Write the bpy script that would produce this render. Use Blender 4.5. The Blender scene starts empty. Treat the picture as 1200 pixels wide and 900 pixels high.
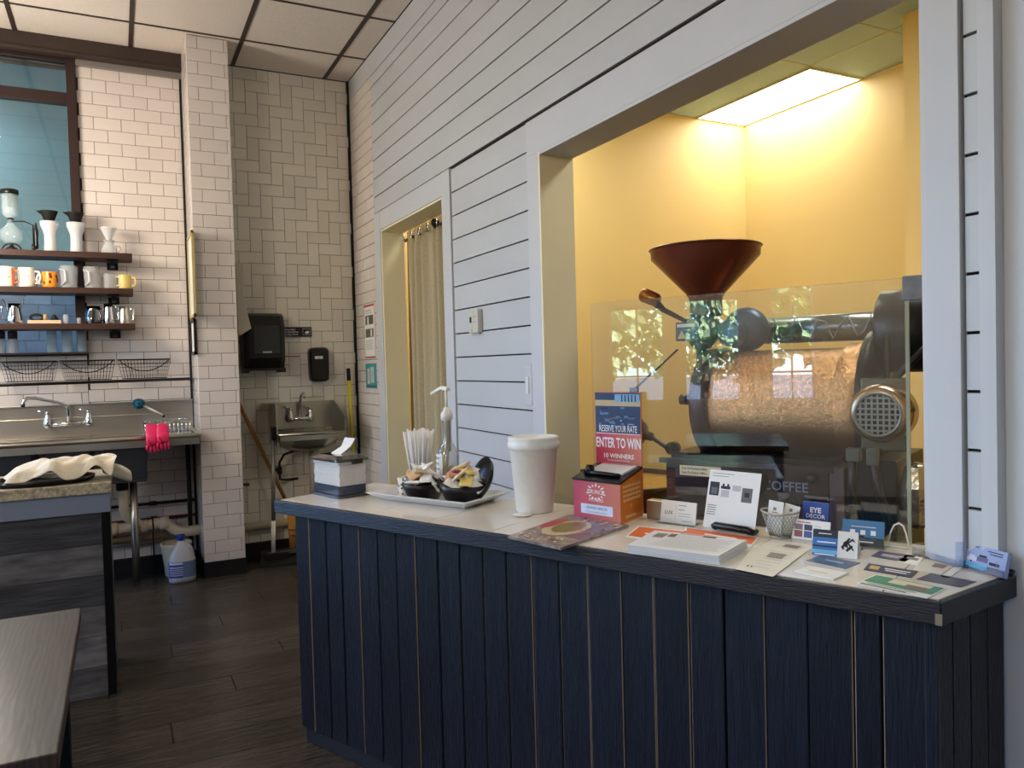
import bpy, math, random
from mathutils import Vector, Matrix
random.seed(7)
S = bpy.context.scene
COL = S.collection
R = math.radians
# ------------------------------------------------------------ camera
CAM_H = 1.32
FPX = 904.52
RM = ((0.8901, 0.0359, -0.4543), (-0.4548, 0.0118, -0.8905), (-0.0266, 0.9993, 0.0269))
cd = bpy.data.cameras.new('camera'); cam = bpy.data.objects.new('camera', cd); COL.objects.link(cam)
M3 = Matrix(RM)
q = M3.to_quaternion(); q.normalize(); M3 = q.to_matrix()
cam.matrix_world = Matrix.Translation((0, 0, CAM_H)) @ M3.to_4x4()
cd.sensor_width = 36; cd.lens = FPX * 36 / 1200; cd.clip_start = .02
S.camera = cam
# ------------------------------------------------------------ world, lights, exposure
W = bpy.data.worlds.new('sky'); S.world = W; W.use_nodes = True
nt = W.node_tree; nt.nodes.clear()
sk = nt.nodes.new('ShaderNodeTexSky'); sk.sky_type = 'NISHITA'; sk.sun_disc = False
sk.sun_elevation = R(42); sk.sun_rotation = R(60); sk.air_density = 1.2; sk.dust_density = 1.0; sk.ozone_density = 3.0
bg = nt.nodes.new('ShaderNodeBackground'); bg.inputs[1].default_value = 2.7
wo = nt.nodes.new('ShaderNodeOutputWorld')
tn = nt.nodes.new('ShaderNodeMixRGB'); tn.blend_type = 'MULTIPLY'; tn.inputs[0].default_value = 1; tn.inputs[2].default_value = (.66, .90, 1.30, 1)
nt.links.new(sk.outputs[0], tn.inputs[1]); nt.links.new(tn.outputs[0], bg.inputs[0]); nt.links.new(bg.outputs[0], wo.inputs[0])

def area(name, loc, rot, sx, sy, power, col, portal=False, shape='RECTANGLE', spread=None):
    l = bpy.data.lights.new(name, 'AREA'); l.shape = shape; l.size = sx
    if shape == 'RECTANGLE': l.size_y = sy
    l.energy = power; l.color = col
    if spread: l.spread = R(spread)
    if portal: l.cycles.is_portal = True
    o = bpy.data.objects.new(name, l); COL.objects.link(o); o.location = loc; o.rotation_euler = rot
    return o
sunl = bpy.data.lights.new('sun', 'SUN'); sunl.energy = 75.0; sunl.angle = R(.6); sunl.color = (1, .95, .86)
suno = bpy.data.objects.new('sun', sunl); COL.objects.link(suno); suno.rotation_euler = (R(48), 0, R(75))
# window openings of the street side, unmirrored ones added for daylight (left wall, X = -4): (y0, y1, z0, z1)
WINS = [(-2.6, -1.7, .9, 2.2), (.73, 1.13, .9, 2.7), (1.40, 1.93, .9, 1.90), (2.11, 2.65, .9, 1.84), (3.1, 4.0, .9, 2.7), (4.3, 5.2, .9, 2.7)]
WX = -4.0
for (y0, y1, z0, z1) in WINS:
    area('window_portal', (WX - .12, (y0 + y1) / 2, (z0 + z1) / 2), (0, -R(90), 0), z1 - z0, y1 - y0, 1, (1, 1, 1), portal=True)
CEIL = 3.437
# recessed lamps in the ceiling of the shop (each has its own fitting below)
DOWN = [(-2.0, 3.6), (-.9, 3.3)]
LAMP_W = 10
FILL_PEND = [(-1.0, 4.75, 2.30, 80), (-2.2, 1.2, 2.5, 70), (-2.6, -1.2, 2.5, 60)]  # unseen globe pendants, added to brighten the ceiling and walls
# fluorescent troffer in the roasting room, then unseen fill lights added without fittings
area('fluorescent_light', (4.91, 4.70, 3.415), (0, 0, 0), .54, 1.19, 10, (1, .97, .86))
area('fluorescent_light', (3.0, 1.8, 3.415), (0, 0, 0), .54, 1.19, 36, (1, .97, .86))  # unseen light, added to fill the room and roaster
area('fluorescent_light', (2.6, 4.60, 3.415), (0, 0, 0), .54, 1.19, 46, (1, .95, .80))  # unseen light, added to brighten the doorway jamb and curtain
vs = S.view_settings
S.display_settings.display_device = 'sRGB'
vs.view_transform = 'Standard'; vs.look = 'None'; vs.gamma = 1; vs.use_curve_mapping = False
vs.exposure = 0.0
try:
    S.cycles.max_bounces = 8; S.cycles.diffuse_bounces = 4; S.cycles.glossy_bounces = 4; S.cycles.transmission_bounces = 8
    S.cycles.transparent_max_bounces = 12; S.cycles.caustics_reflective = False; S.cycles.caustics_refractive = False
    S.cycles.sample_clamp_indirect = 6
except Exception: pass

# ------------------------------------------------------------ materials
def lin(c):
    return tuple(((v / 255 / 12.92) if v <= 10 else ((v / 255 + .055) / 1.055) ** 2.4) for v in c)
_M = {}
def mat(name, c, rough=.5, metal=0., noise=None, bump=None, c2=None, coat=0, trans=0, ior=1.45, emit=0, scale=(1, 1, 1), rnd=0, spec=.5, wave=None, alpha=1, sheen=0):
    """noise=(scale, amount[, detail]); bump=(scale, strength); rnd = brightness change per object"""
    if name in _M: return _M[name]
    m = bpy.data.materials.new(name); m.use_nodes = True; n = m.node_tree; L = n.links
    b = n.nodes['Principled BSDF']; b.inputs['Roughness'].default_value = rough; b.inputs['Metallic'].default_value = metal
    b.inputs['Coat Weight'].default_value = coat; b.inputs['Coat Roughness'].default_value = .22; b.inputs['Transmission Weight'].default_value = trans; b.inputs['IOR'].default_value = ior
    b.inputs['Specular IOR Level'].default_value = spec; b.inputs['Alpha'].default_value = alpha
    if sheen: b.inputs['Sheen Weight'].default_value = sheen
    col = (*lin(c), 1); b.inputs['Base Color'].default_value = col
    if emit: b.inputs['Emission Color'].default_value = col; b.inputs['Emission Strength'].default_value = emit
    if noise or bump or wave:
        tc = n.nodes.new('ShaderNodeTexCoord'); mp = n.nodes.new('ShaderNodeMapping'); mp.inputs['Scale'].default_value = scale
        L.new(tc.outputs['Object'], mp.inputs[0])
        if rnd:
            oi = n.nodes.new('ShaderNodeObjectInfo'); vm = n.nodes.new('ShaderNodeVectorMath'); vm.operation = 'MULTIPLY_ADD'
            vm.inputs[1].default_value = (0, 0, 0)
            cb = n.nodes.new('ShaderNodeCombineXYZ'); ml = n.nodes.new('ShaderNodeMath'); ml.operation = 'MULTIPLY'; ml.inputs[1].default_value = 40
            L.new(oi.outputs['Random'], ml.inputs[0]); 
            for i in range(3): L.new(ml.outputs[0], cb.inputs[i])
            ad = n.nodes.new('ShaderNodeVectorMath'); ad.operation = 'ADD'
            L.new(mp.outputs[0], ad.inputs[0]); L.new(cb.outputs[0], ad.inputs[1]); vec = ad.outputs[0]
        else: vec = mp.outputs[0]
    last = None
    if noise:
        t = n.nodes.new('ShaderNodeTexNoise'); t.inputs['Scale'].default_value = noise[0]; t.inputs['Detail'].default_value = noise[2] if len(noise) > 2 else 4
        L.new(vec, t.inputs['Vector'])
        r = n.nodes.new('ShaderNodeValToRGB'); r.color_ramp.elements[0].position = .5 - .25; r.color_ramp.elements[1].position = .75
        a = noise[1]; cc = lin(c2) if c2 else tuple(v * (1 - a) for v in col[:3])
        r.color_ramp.elements[0].color = (*cc, 1); r.color_ramp.elements[1].color = (*[min(1, v * (1 + a * .6)) for v in col[:3]], 1)
        L.new(t.outputs['Fac'], r.inputs[0]); last = r.outputs[0]
    if wave:   # wood rings / grain: (scale, distortion, amount)
        w = n.nodes.new('ShaderNodeTexWave'); w.inputs['Scale'].default_value = wave[0]; w.inputs['Distortion'].default_value = wave[1]; w.inputs['Detail'].default_value = 3
        w.bands_direction = 'X' if name.startswith('dark_table') else 'Y'
        L.new(vec, w.inputs['Vector'])
        mx = n.nodes.new('ShaderNodeMixRGB'); mx.blend_type = 'MULTIPLY'; mx.inputs[0].default_value = wave[2]
        if last: L.new(last, mx.inputs[1])
        else: mx.inputs[1].default_value = col
        L.new(w.outputs['Color'], mx.inputs[2]); last = mx.outputs[0]
    if rnd:
        o2 = n.nodes.new('ShaderNodeObjectInfo'); mr = n.nodes.new('ShaderNodeMapRange')
        mr.inputs['To Min'].default_value = 1 - rnd; mr.inputs['To Max'].default_value = 1 + rnd
        L.new(o2.outputs['Random'], mr.inputs['Value'])
        hs = n.nodes.new('ShaderNodeHueSaturation'); L.new(mr.outputs[0], hs.inputs['Value'])
        if last: L.new(last, hs.inputs['Color'])
        else: hs.inputs['Color'].default_value = col
        last = hs.outputs[0]
    if last: L.new(last, b.inputs['Base Color'])
    if bump:
        t = n.nodes.new('ShaderNodeTexNoise'); t.inputs['Scale'].default_value = bump[0]; t.inputs['Detail'].default_value = 3
        L.new(vec, t.inputs['Vector']); bp = n.nodes.new('ShaderNodeBump'); bp.inputs['Strength'].default_value = bump[1]; bp.inputs['Distance'].default_value = .01
        L.new(t.outputs['Fac'], bp.inputs['Height']); L.new(bp.outputs[0], b.inputs['Normal'])
    _M[name] = m; return m
def thin_glass(name, tint=(1, 1, 1), refl=1.0, ior=1.5):
    m = bpy.data.materials.new(name); m.use_nodes = True; n = m.node_tree; n.nodes.clear(); L = n.links
    o = n.nodes.new('ShaderNodeOutputMaterial'); mx = n.nodes.new('ShaderNodeMixShader'); tr = n.nodes.new('ShaderNodeBsdfTransparent'); gl = n.nodes.new('ShaderNodeBsdfGlossy')
    lw = n.nodes.new('ShaderNodeLayerWeight'); lw.inputs[0].default_value = .5; pw = n.nodes.new('ShaderNodeMath'); pw.operation = 'POWER'; pw.inputs[1].default_value = 5
    f0 = ((ior - 1) / (ior + 1)) ** 2; fr = n.nodes.new('ShaderNodeMath'); fr.operation = 'MULTIPLY_ADD'; fr.inputs[1].default_value = 1 - f0; fr.inputs[2].default_value = f0
    L.new(lw.outputs['Facing'], pw.inputs[0]); L.new(pw.outputs[0], fr.inputs[0])
    mu = n.nodes.new('ShaderNodeMath'); mu.operation = 'MULTIPLY'; mu.inputs[1].default_value = refl; mu.use_clamp = True
    tr.inputs[0].default_value = (*tint, 1); gl.inputs['Roughness'].default_value = 0
    L.new(fr.outputs[0], mu.inputs[0]); L.new(mu.outputs[0], mx.inputs[0]); L.new(tr.outputs[0], mx.inputs[1]); L.new(gl.outputs[0], mx.inputs[2]); L.new(mx.outputs[0], o.inputs[0])
    _M[name] = m; return m

# ------------------------------------------------------------ frames: world frame W and the counter's own frame C
F0 = Vector((.474, 2.803, 0)); CROT = R(-65.793)
CM = Matrix.Translation(F0) @ Matrix.Rotation(CROT, 4, 'Z')
def CW(t, n, z=0): return CM @ Vector((t, n, z))
def pix_ray(px, py): return Matrix(RM) @ Vector((px - 600, -(py - 450), -FPX))
def onplane(px, py, ax, v):
    d = pix_ray(px, py); o = Vector((0, 0, CAM_H)); return o + d * ((v - o[ax]) / d[ax])
CI = CM.inverted()
TOP = .86
def K(px, py, z=TOP):                       # where on the counter top (t, n) the photograph shows a point
    p = CI @ onplane(px, py, 2, z); return p.x, p.y
def KV(px, py, n):                          # point (t, z) on the upright plane n = const of the counter frame
    o = CI @ Vector((0, 0, CAM_H)); d = CI.to_3x3() @ pix_ray(px, py); p = o + d * ((n - o.y) / d.y); return p.x, p.z
def yproj(p):
    c = Matrix(RM).transposed() @ (Vector(p) - Vector((0, 0, CAM_H))); return 600 + FPX * c.x / -c.z, 450 - FPX * c.y / -c.z
def ZH(xyw, py):                            # height at which a vertical through the world point meets image row py
    lo, hi = -1., 6.
    for _ in range(40):
        m = (lo + hi) / 2
        if yproj((xyw[0], xyw[1], m))[1] > py: lo = m
        else: hi = m
    return lo

ORG = {}
def tagp(o, label=None, cat=None, group=None, kind=None):
    if label: o['label'] = label
    if cat: o['category'] = cat
    if group: o['group'] = group
    if kind: o['kind'] = kind
    return o
def thing(name, label, cat, org=(0, 0, 0), frame='W', group=None):
    o = bpy.data.objects.new(name, None); COL.objects.link(o); o.empty_display_size = .05
    place(o, org, frame); ORG[o] = (Vector(org), frame)
    return tagp(o, label, cat, group)
def place(o, org, frame):
    if frame == 'C': o.matrix_world = CM @ Matrix.Translation(org)
    else: o.matrix_world = Matrix.Translation(org)
class MB:
    def __init__(s): s.v = []; s.f = []; s.m = []; s.sm = []; s.cur = 0; s.smooth = False
    def face(s, idx): s.f.append(tuple(idx)); s.m.append(s.cur); s.sm.append(s.smooth)
    def add(s, vs, fs):
        b = len(s.v); s.v += [tuple(v) for v in vs]
        for f in fs: s.face([b + i for i in f])
        return s
    def box(s, a, b, c=0):
        (x0, y0, z0), (x1, y1, z1) = a, b
        x0, x1 = min(x0, x1), max(x0, x1); y0, y1 = min(y0, y1), max(y0, y1); z0, z1 = min(z0, z1), max(z0, z1)
        if c:   # chamfer the vertical and top edges cheaply: octagonal prism with top inset
            pts = [(x0 + c, y0), (x1 - c, y0), (x1, y0 + c), (x1, y1 - c), (x1 - c, y1), (x0 + c, y1), (x0, y1 - c), (x0, y0 + c)]
            return s.loft([[(x, y, z0 + c) if 0 else (x, y, z0) for x, y in pts], [(x, y, z1 - c) for x, y in pts],
                           [(min(max(x, x0 + c), x1 - c) if 1 else x, min(max(y, y0 + c), y1 - c), z1) for x, y in pts]], True)
        vs = [(x0, y0, z0), (x1, y0, z0), (x1, y1, z0), (x0, y1, z0), (x0, y0, z1), (x1, y0, z1), (x1, y1, z1), (x0, y1, z1)]
        return s.add(vs, [(0, 3, 2, 1), (4, 5, 6, 7), (0, 1, 5, 4), (1, 2, 6, 5), (2, 3, 7, 6), (3, 0, 4, 7)])
    def loft(s, rings, caps=True, closed=True):
        b = len(s.v); n = len(rings[0])
        for r in rings: s.v += [tuple(p) for p in r]
        for i in range(len(rings) - 1):
            for j in range(n if closed else n - 1):
                k = (j + 1) % n; s.face((b + i * n + j, b + i * n + k, b + (i + 1) * n + k, b + (i + 1) * n + j))
        if caps:
            s.face(tuple(b + j for j in reversed(range(n)))); s.face(tuple(b + (len(rings) - 1) * n + j for j in range(n)))
        return s
    def prism(s, poly, z0, z1): return s.loft([[(x, y, z0) for x, y in poly], [(x, y, z1) for x, y in poly]])
    def lathe(s, prof, c=(0, 0, 0), seg=24, axis=(0, 0, 1), caps=True, smooth=True):
        s.smooth = smooth
        A = Vector(axis).normalized(); U = A.orthogonal().normalized(); V = A.cross(U); C = Vector(c); rings = []
        for r, h in prof:
            rings.append([C + A * h + (U * math.cos(2 * math.pi * k / seg) + V * math.sin(2 * math.pi * k / seg)) * max(r, 1e-4) for k in range(seg)])
        s.loft(rings, caps); s.smooth = False
        return s
    def cyl(s, p0, p1, r0, r1=None, seg=14, smooth=True):
        r1 = r0 if r1 is None else r1; p0 = Vector(p0); p1 = Vector(p1)
        return s.lathe([(r0, 0), (r1, (p1 - p0).length)], p0, seg, p1 - p0, True, smooth)
    def tube(s, pts, r, seg=8, closed=False):
        s.smooth = True; P = [Vector(p) for p in pts]; rings = []; n = len(P); U = None
        for i in range(n):
            if closed: T = P[(i + 1) % n] - P[i - 1]
            else: T = (P[min(i + 1, n - 1)] - P[max(i - 1, 0)])
            T.normalize()
            if U is None: U = T.orthogonal().normalized()
            else:
                U = U - T * U.dot(T)
                U = U.normalized() if U.length > 1e-6 else T.orthogonal().normalized()
            V = T.cross(U); rr = r[i] if isinstance(r, (list, tuple)) else r
            rings.append([P[i] + (U * math.cos(2 * math.pi * k / seg) + V * math.sin(2 * math.pi * k / seg)) * rr for k in range(seg)])
        if closed: rings.append(rings[0]); s.loft(rings, False)
        else: s.loft(rings, True)
        s.smooth = False; return s
    def build(s, name, m, parent=None, org=None, frame='W', bevel=0, solid=0, sub=0, **tg):
        if parent is not None: og, fr = ORG[parent]
        else: og, fr = Vector(org or (0, 0, 0)), frame
        me = bpy.data.meshes.new(name)
        me.from_pydata([tuple(Vector(v) - og) for v in s.v], [], s.f)
        for mm in (m if isinstance(m, (list, tuple)) else [m]): me.materials.append(mm)
        me.polygons.foreach_set('material_index', s.m); me.polygons.foreach_set('use_smooth', s.sm); me.update()
        o = bpy.data.objects.new(name, me); COL.objects.link(o)
        if parent is not None: o.parent = parent; ORG[o] = (og, fr)
        else: place(o, og, fr); ORG[o] = (og, fr)
        if solid: d = o.modifiers.new('s', 'SOLIDIFY'); d.thickness = solid; d.offset = 0
        if bevel: d = o.modifiers.new('b', 'BEVEL'); d.width = bevel; d.segments = 2; d.limit_method = 'ANGLE'; d.angle_limit = R(40)
        if sub: d = o.modifiers.new('u', 'SUBSURF'); d.levels = sub; d.render_levels = sub
        return tagp(o, **tg)
def part(name, mb, m, parent, **k): return mb.build(name, m, parent, **k)
def struct(name, mb, m, **k): return mb.build(name, m, kind='structure', **k)
def link_copy(mesh, name, parent, mw):      # many alike pieces share one mesh
    o = bpy.data.objects.new(name, mesh); COL.objects.link(o); o.parent = parent; o.matrix_world = mw
    og, fr = ORG.get(parent, (Vector((0, 0, 0)), 'W'))
    return o
_FT = {}
def text(s, parent, o, x, y, size, m, align='CENTER', bold=0, sx=1, name='lettering', lift=.0006):
    """flat lettering on a surface: o = point, x = reading direction, y = up direction (frame coordinates of the parent)"""
    cu = bpy.data.curves.new('t', 'FONT'); cu.body = s; cu.size = size; cu.align_x = align; cu.offset = bold * size; cu.resolution_u = 2
    tmp = bpy.data.objects.new('t', cu); me = bpy.data.meshes.new_from_object(tmp); bpy.data.objects.remove(tmp)
    me.materials.clear(); me.materials.append(m)
    X = Vector(x).normalized(); Y = Vector(y); Y = (Y - X * Y.dot(X)).normalized(); Z = X.cross(Y); og, fr = ORG[parent]
    for v in me.vertices: v.co = Vector(o) - og + X * (v.co.x * sx) + Y * v.co.y + Z * lift
    ob = bpy.data.objects.new(name, me); COL.objects.link(ob); ob.parent = parent; ORG[ob] = (og, fr)
    return ob
def prints(parent, o, x, y, rects, mats, name='print', lift=.0004):
    """flat print: rects = (u0, v0, u1, v1, material index) in metres on the plane (o; x, y)"""
    X = Vector(x).normalized(); Y = Vector(y); Y = (Y - X * Y.dot(X)).normalized(); Z = X.cross(Y); b = MB()
    for i, r in enumerate(rects):
        b.cur = r[4]; l = lift + i * .00002
        b.add([Vector(o) + X * u + Y * v + Z * l for u, v in ((r[0], r[1]), (r[2], r[1]), (r[2], r[3]), (r[0], r[3]))], [(0, 1, 2, 3)])
    return b.build(name, mats, parent)
def lines(u0, u1, v, n, dv, h, k, ragged=.25):
    return [(u0, v - i * dv, u0 + (u1 - u0) * (1 - ragged * random.random()), v - i * dv + h, k) for i in range(n)]

# colours -----------------------------------------------------
white = mat('white_paint', (206, 208, 214), .45, noise=(2.2, .05), bump=(30, .05))
ship = mat('shiplap_paint', (200, 203, 208), .42, noise=(1.5, .05), bump=(22, .08), rnd=.02)
cream = mat('cream_jamb_paint', (246, 238, 206), .45, noise=(2, .05))
gapm = mat('dark_gap', (26, 24, 26), .9)
darkm = mat('dark_metal', (32, 28, 27), .45, .3)
black = mat('black_plastic', (14, 14, 15), .3)
blackm = mat('black_matte', (16, 15, 15), .7)
tilew = mat('white_glazed_tile', (226, 218, 214), .16, noise=(3, .04), rnd=.03)
tileg = mat('ivory_glazed_tile', (230, 224, 210), .2, noise=(3, .05), rnd=.05)
grout = mat('dark_grout', (62, 56, 52), .9)
yellow = mat('yellow_wall_paint', (224, 198, 138), .5, noise=(.8, .05), bump=(60, .04))
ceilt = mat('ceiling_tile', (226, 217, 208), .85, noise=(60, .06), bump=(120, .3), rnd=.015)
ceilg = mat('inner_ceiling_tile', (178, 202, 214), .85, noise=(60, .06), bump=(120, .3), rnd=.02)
bar = mat('dark_grid_metal', (58, 47, 42), .5)
steel = mat('brushed_steel', (214, 208, 198), .3, 1., noise=(4, .08), scale=(1, 30, 1))
chrome = mat('chrome', (215, 216, 218), .08, 1.)
dsteel = mat('dark_grey_steel', (58, 60, 66), .35, .5)
navy = mat('navy_board', (26, 31, 45), .42, noise=(6, .35, 6), c2=(16, 18, 27), scale=(14, 14, 1.2), bump=(18, .5), rnd=.22)
navyt = mat('navy_trim', (32, 33, 43), .45, noise=(8, .35, 6), scale=(1.5, 20, 20), bump=(20, .4))
edgew = mat('worn_edge', (120, 100, 80), .7, noise=(30, .5))
floorm = mat('dark_plank', (66, 60, 53), .27, noise=(7, .42, 7), c2=(32, 29, 26), scale=(1.3, 12, 1), bump=(14, .18), rnd=.2)
wood = mat('dark_shelf_wood', (62, 36, 26), .5, noise=(10, .4), scale=(1, 14, 14))
glassm = mat('clear_glass', (245, 250, 250), .02, 0, trans=1, ior=1.45)
paper = mat('white_paper', (238, 237, 234), .6)
ink = mat('dark_ink', (40, 40, 46), .6)
greyink = mat('grey_ink', (120, 120, 126), .6)
acryl = thin_glass('clear_acrylic', (.97, .98, .99), 1.0, 1.5)
pane_m = thin_glass('window_glass', (.96, .98, .97), 1.0, 1.5)
white_pl = mat('white_plastic', (232, 232, 228), .3)
ctile = mat('counter_tile', (226, 219, 206), .12, noise=(5, .06), rnd=.02)
# ------------------------------------------------------------ large structure
_TC = {}
def slab_mesh(w, h, d, m, ch=.0015, tag='piece'):
    k = (round(w, 3), round(h, 3), d, m.name, ch)
    if k in _TC: return _TC[k]
    me = bpy.data.meshes.new(tag); w2, h2 = w / 2, h / 2
    vs = [(-w2, 0, -h2), (w2, 0, -h2), (w2, 0, h2), (-w2, 0, h2), (-w2, -d + ch, -h2), (w2, -d + ch, -h2), (w2, -d + ch, h2), (-w2, -d + ch, h2),
          (-w2 + ch, -d, -h2 + ch), (w2 - ch, -d, -h2 + ch), (w2 - ch, -d, h2 - ch), (-w2 + ch, -d, h2 - ch)]
    me.from_pydata(vs, [], [(8, 9, 10, 11)] + [(i, (i + 1) % 4, 4 + (i + 1) % 4, 4 + i) for i in range(4)] + [(4 + i, 4 + (i + 1) % 4, 8 + (i + 1) % 4, 8 + i) for i in range(4)] + [(3, 2, 1, 0)])
    me.materials.append(m); me.update(); _TC[k] = me; return me
def face_matrix(p, out):
    Y = -Vector(out); Z = Vector((0, 0, 1)); X = Y.cross(Z).normalized()
    m = Matrix((X, Y, Z)).transposed().to_4x4(); m.translation = Vector(p); return m, X
def lay(parent, name, p0, out, rects, d, m, gap=.0025, holes=(), ch=.0015, jit=0):
    """pieces on an upright face: rects (u0, z0, u1, z1), u measured from p0 along the face"""
    base, X = face_matrix(p0, out); k = 0
    for r in rects:
        for (a0, b0, a1, b1) in cut([r], holes):
            w, h = a1 - a0 - gap, b1 - b0 - gap
            if w < .012 or h < .012: continue
            o = bpy.data.objects.new(name, slab_mesh(w, h, d, m, ch)); COL.objects.link(o); o.parent = parent
            j = Matrix.Rotation(random.uniform(-jit, jit), 4, 'Z') @ Matrix.Rotation(random.uniform(-jit, jit), 4, 'X') if jit else Matrix.Identity(4)
            o.matrix_world = base @ Matrix.Translation(((a0 + a1) / 2, 0, (b0 + b1) / 2)) @ j; k += 1
    return k
def cut(rs, holes):
    for h in holes:
        out = []
        for (a0, b0, a1, b1) in rs:
            x0, y0, x1, y1 = h
            if x1 <= a0 or x0 >= a1 or y1 <= b0 or y0 >= b1: out.append((a0, b0, a1, b1)); continue
            if y0 > b0: out.append((a0, b0, a1, y0))
            if y1 < b1: out.append((a0, y1, a1, b1))
            lo, hi = max(b0, y0), min(b1, y1)
            if x0 > a0: out.append((a0, lo, x0, hi))
            if x1 < a1: out.append((x1, lo, a1, hi))
        rs = out
    return rs
def bond(u0, z0, u1, z1, w=.16, h=.08, off=0.):
    out = []; r = 0; z = z0
    k = math.floor((z1 - z0) / h + .999)
    for i in range(k):
        za, zb = z1 - (i + 1) * h, z1 - i * h
        if za < z0: za = z0
        u = u0 - (w - (off + (i % 2) * w / 2) % w)
        while u < u1:
            a, b = max(u, u0), min(u + w, u1)
            if b - a > .012: out.append((a, za, b, zb))
            u += w
    return out
def hbone(u0, z0, u1, z1, s=.08):
    out = []; n = int((u1 - u0) / s) + 2; m = int((z1 - z0) / s) + 2
    for i in range(-2, n):
        for j in range(-m - 2, 2):
            k = (i + j) % 4
            if k == 0: r = (u0 + i * s, z1 + j * s, u0 + (i + 2) * s, z1 + (j + 1) * s)
            elif k == 2: r = (u0 + i * s, z1 + j * s, u0 + (i + 1) * s, z1 + (j + 2) * s)
            else: continue
            r = (max(r[0], u0), max(r[1], z0), min(r[2], u1), min(r[3], z1))
            if r[2] - r[0] > .012 and r[3] - r[1] > .012: out.append(r)
    return out
BY = 5.68           # back wall
RX = 1.598          # face of the right (shiplap) wall
# floor: planks near the camera and far end are parts, the slab carries them
fl = struct('floor', MB().box((-4.1, -4.1, -.12), (5.4, 7.3, -.012)), blackm)
_pm = {}
def plank(x0, x1, y0, y1):
    k = (round(x1 - x0, 2), round(y1 - y0, 3))
    if k not in _pm:
        w, h = k[0] - .003, k[1] - .003; c = .0012; me = bpy.data.meshes.new('plank')
        b = [(-w / 2, -h / 2), (w / 2, -h / 2), (w / 2, h / 2), (-w / 2, h / 2)]; t = [(math.copysign(abs(x) - c, x), math.copysign(abs(y) - c, y)) for x, y in b]
        me.from_pydata([(x, y, -.012) for x, y in b] + [(x, y, -c) for x, y in b] + [(x, y, 0) for x, y in t], [], [(8, 9, 10, 11)] + [(i, (i + 1) % 4, 4 + (i + 1) % 4, 4 + i) for i in range(4)] + [(4 + i, 4 + (i + 1) % 4, 8 + (i + 1) % 4, 8 + i) for i in range(4)])
        me.materials.append(floorm); _pm[k] = me
    o = bpy.data.objects.new('plank', _pm[k]); COL.objects.link(o); o.parent = fl; o.location = ((x0 + x1) / 2, (y0 + y1) / 2, 0)
y = 1.0; r = 0
while y < BY - .01:
    yb = min(y + .18, BY); x = -1.9 - (r * .47) % 1.2
    while x < 1.75:
        plank(x, x + 1.2, y, yb); x += 1.2
    y += .18; r += 1
g = MB()
for i in range(21): pass
g.box((-4.0, -4.0, -.012), (1.6, 1.0, -.0005)); g.box((-4.0, 1.0, -.012), (-3.1, 5.68, -.0005)); g.box((1.75, -.5, -.012), (5.2, 5.36, -.0005))
part('floor_boarding', g, floorm, fl)
# ceilings
ce = struct('ceiling', MB().box((-4.1, -4.1, CEIL + .02), (5.4, 5.9, CEIL + .14)), blackm)
_cm = {}
def ctile_at(parent, x0, x1, y0, y1, m):
    k = (round(x1 - x0, 3), round(y1 - y0, 3), m.name)
    if k[0] < .03 or k[1] < .03: return
    if k not in _cm:
        w, h = k[0] - .006, k[1] - .006; c = .004; me = bpy.data.meshes.new('ceiling_tile')
        b = [(-w / 2, -h / 2), (-w / 2, h / 2), (w / 2, h / 2), (w / 2, -h / 2)]; t = [(math.copysign(abs(x) - c, x), math.copysign(abs(y) - c, y)) for x, y in b]
        me.from_pydata([(x, y, .016) for x, y in b] + [(x, y, c) for x, y in b] + [(x, y, 0) for x, y in t], [], [(8, 9, 10, 11), (3, 2, 1, 0)] + [(i, (i + 1) % 4, 4 + (i + 1) % 4, 4 + i) for i in range(4)] + [(4 + i, 4 + (i + 1) % 4, 8 + (i + 1) % 4, 8 + i) for i in range(4)])
        me.materials.append(m); _cm[k] = me
    o = bpy.data.objects.new('ceiling_tile', _cm[k]); COL.objects.link(o); o.parent = parent; o.location = ((x0 + x1) / 2, (y0 + y1) / 2, CEIL)
XS = [-4.0] + [.785 - .635 * k for k in range(7, -1, -1)] + [1.42, RX]
YS = [-4.0] + [5.215 - .637 * k for k in range(14, -1, -1)] + [BY]
for i in range(len(XS) - 1):
    for j in range(len(YS) - 1): ctile_at(ce, XS[i], XS[i + 1], YS[j], YS[j + 1], ceilt)
for x in XS[1:-1]: part('grid_bar', MB().box((x - .013, -4, CEIL - .006), (x + .013, BY, CEIL + .012)), bar, ce)
for y in YS[1:-1]: part('grid_bar', MB().box((-4, y - .009, CEIL - .004), (RX, y + .009, CEIL + .012)), bar, ce)
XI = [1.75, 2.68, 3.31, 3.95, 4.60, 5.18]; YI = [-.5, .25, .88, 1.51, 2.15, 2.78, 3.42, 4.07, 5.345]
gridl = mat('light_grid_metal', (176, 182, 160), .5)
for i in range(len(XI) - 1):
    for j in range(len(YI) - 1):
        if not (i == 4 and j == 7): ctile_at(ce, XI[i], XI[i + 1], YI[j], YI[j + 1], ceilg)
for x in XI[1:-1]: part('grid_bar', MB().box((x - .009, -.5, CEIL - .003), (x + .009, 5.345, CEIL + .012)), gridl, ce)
for y in YI[1:-1]: part('grid_bar', MB().box((1.75, y - .009, CEIL - .003), (5.18, y + .009, CEIL + .012)), gridl, ce)

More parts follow.
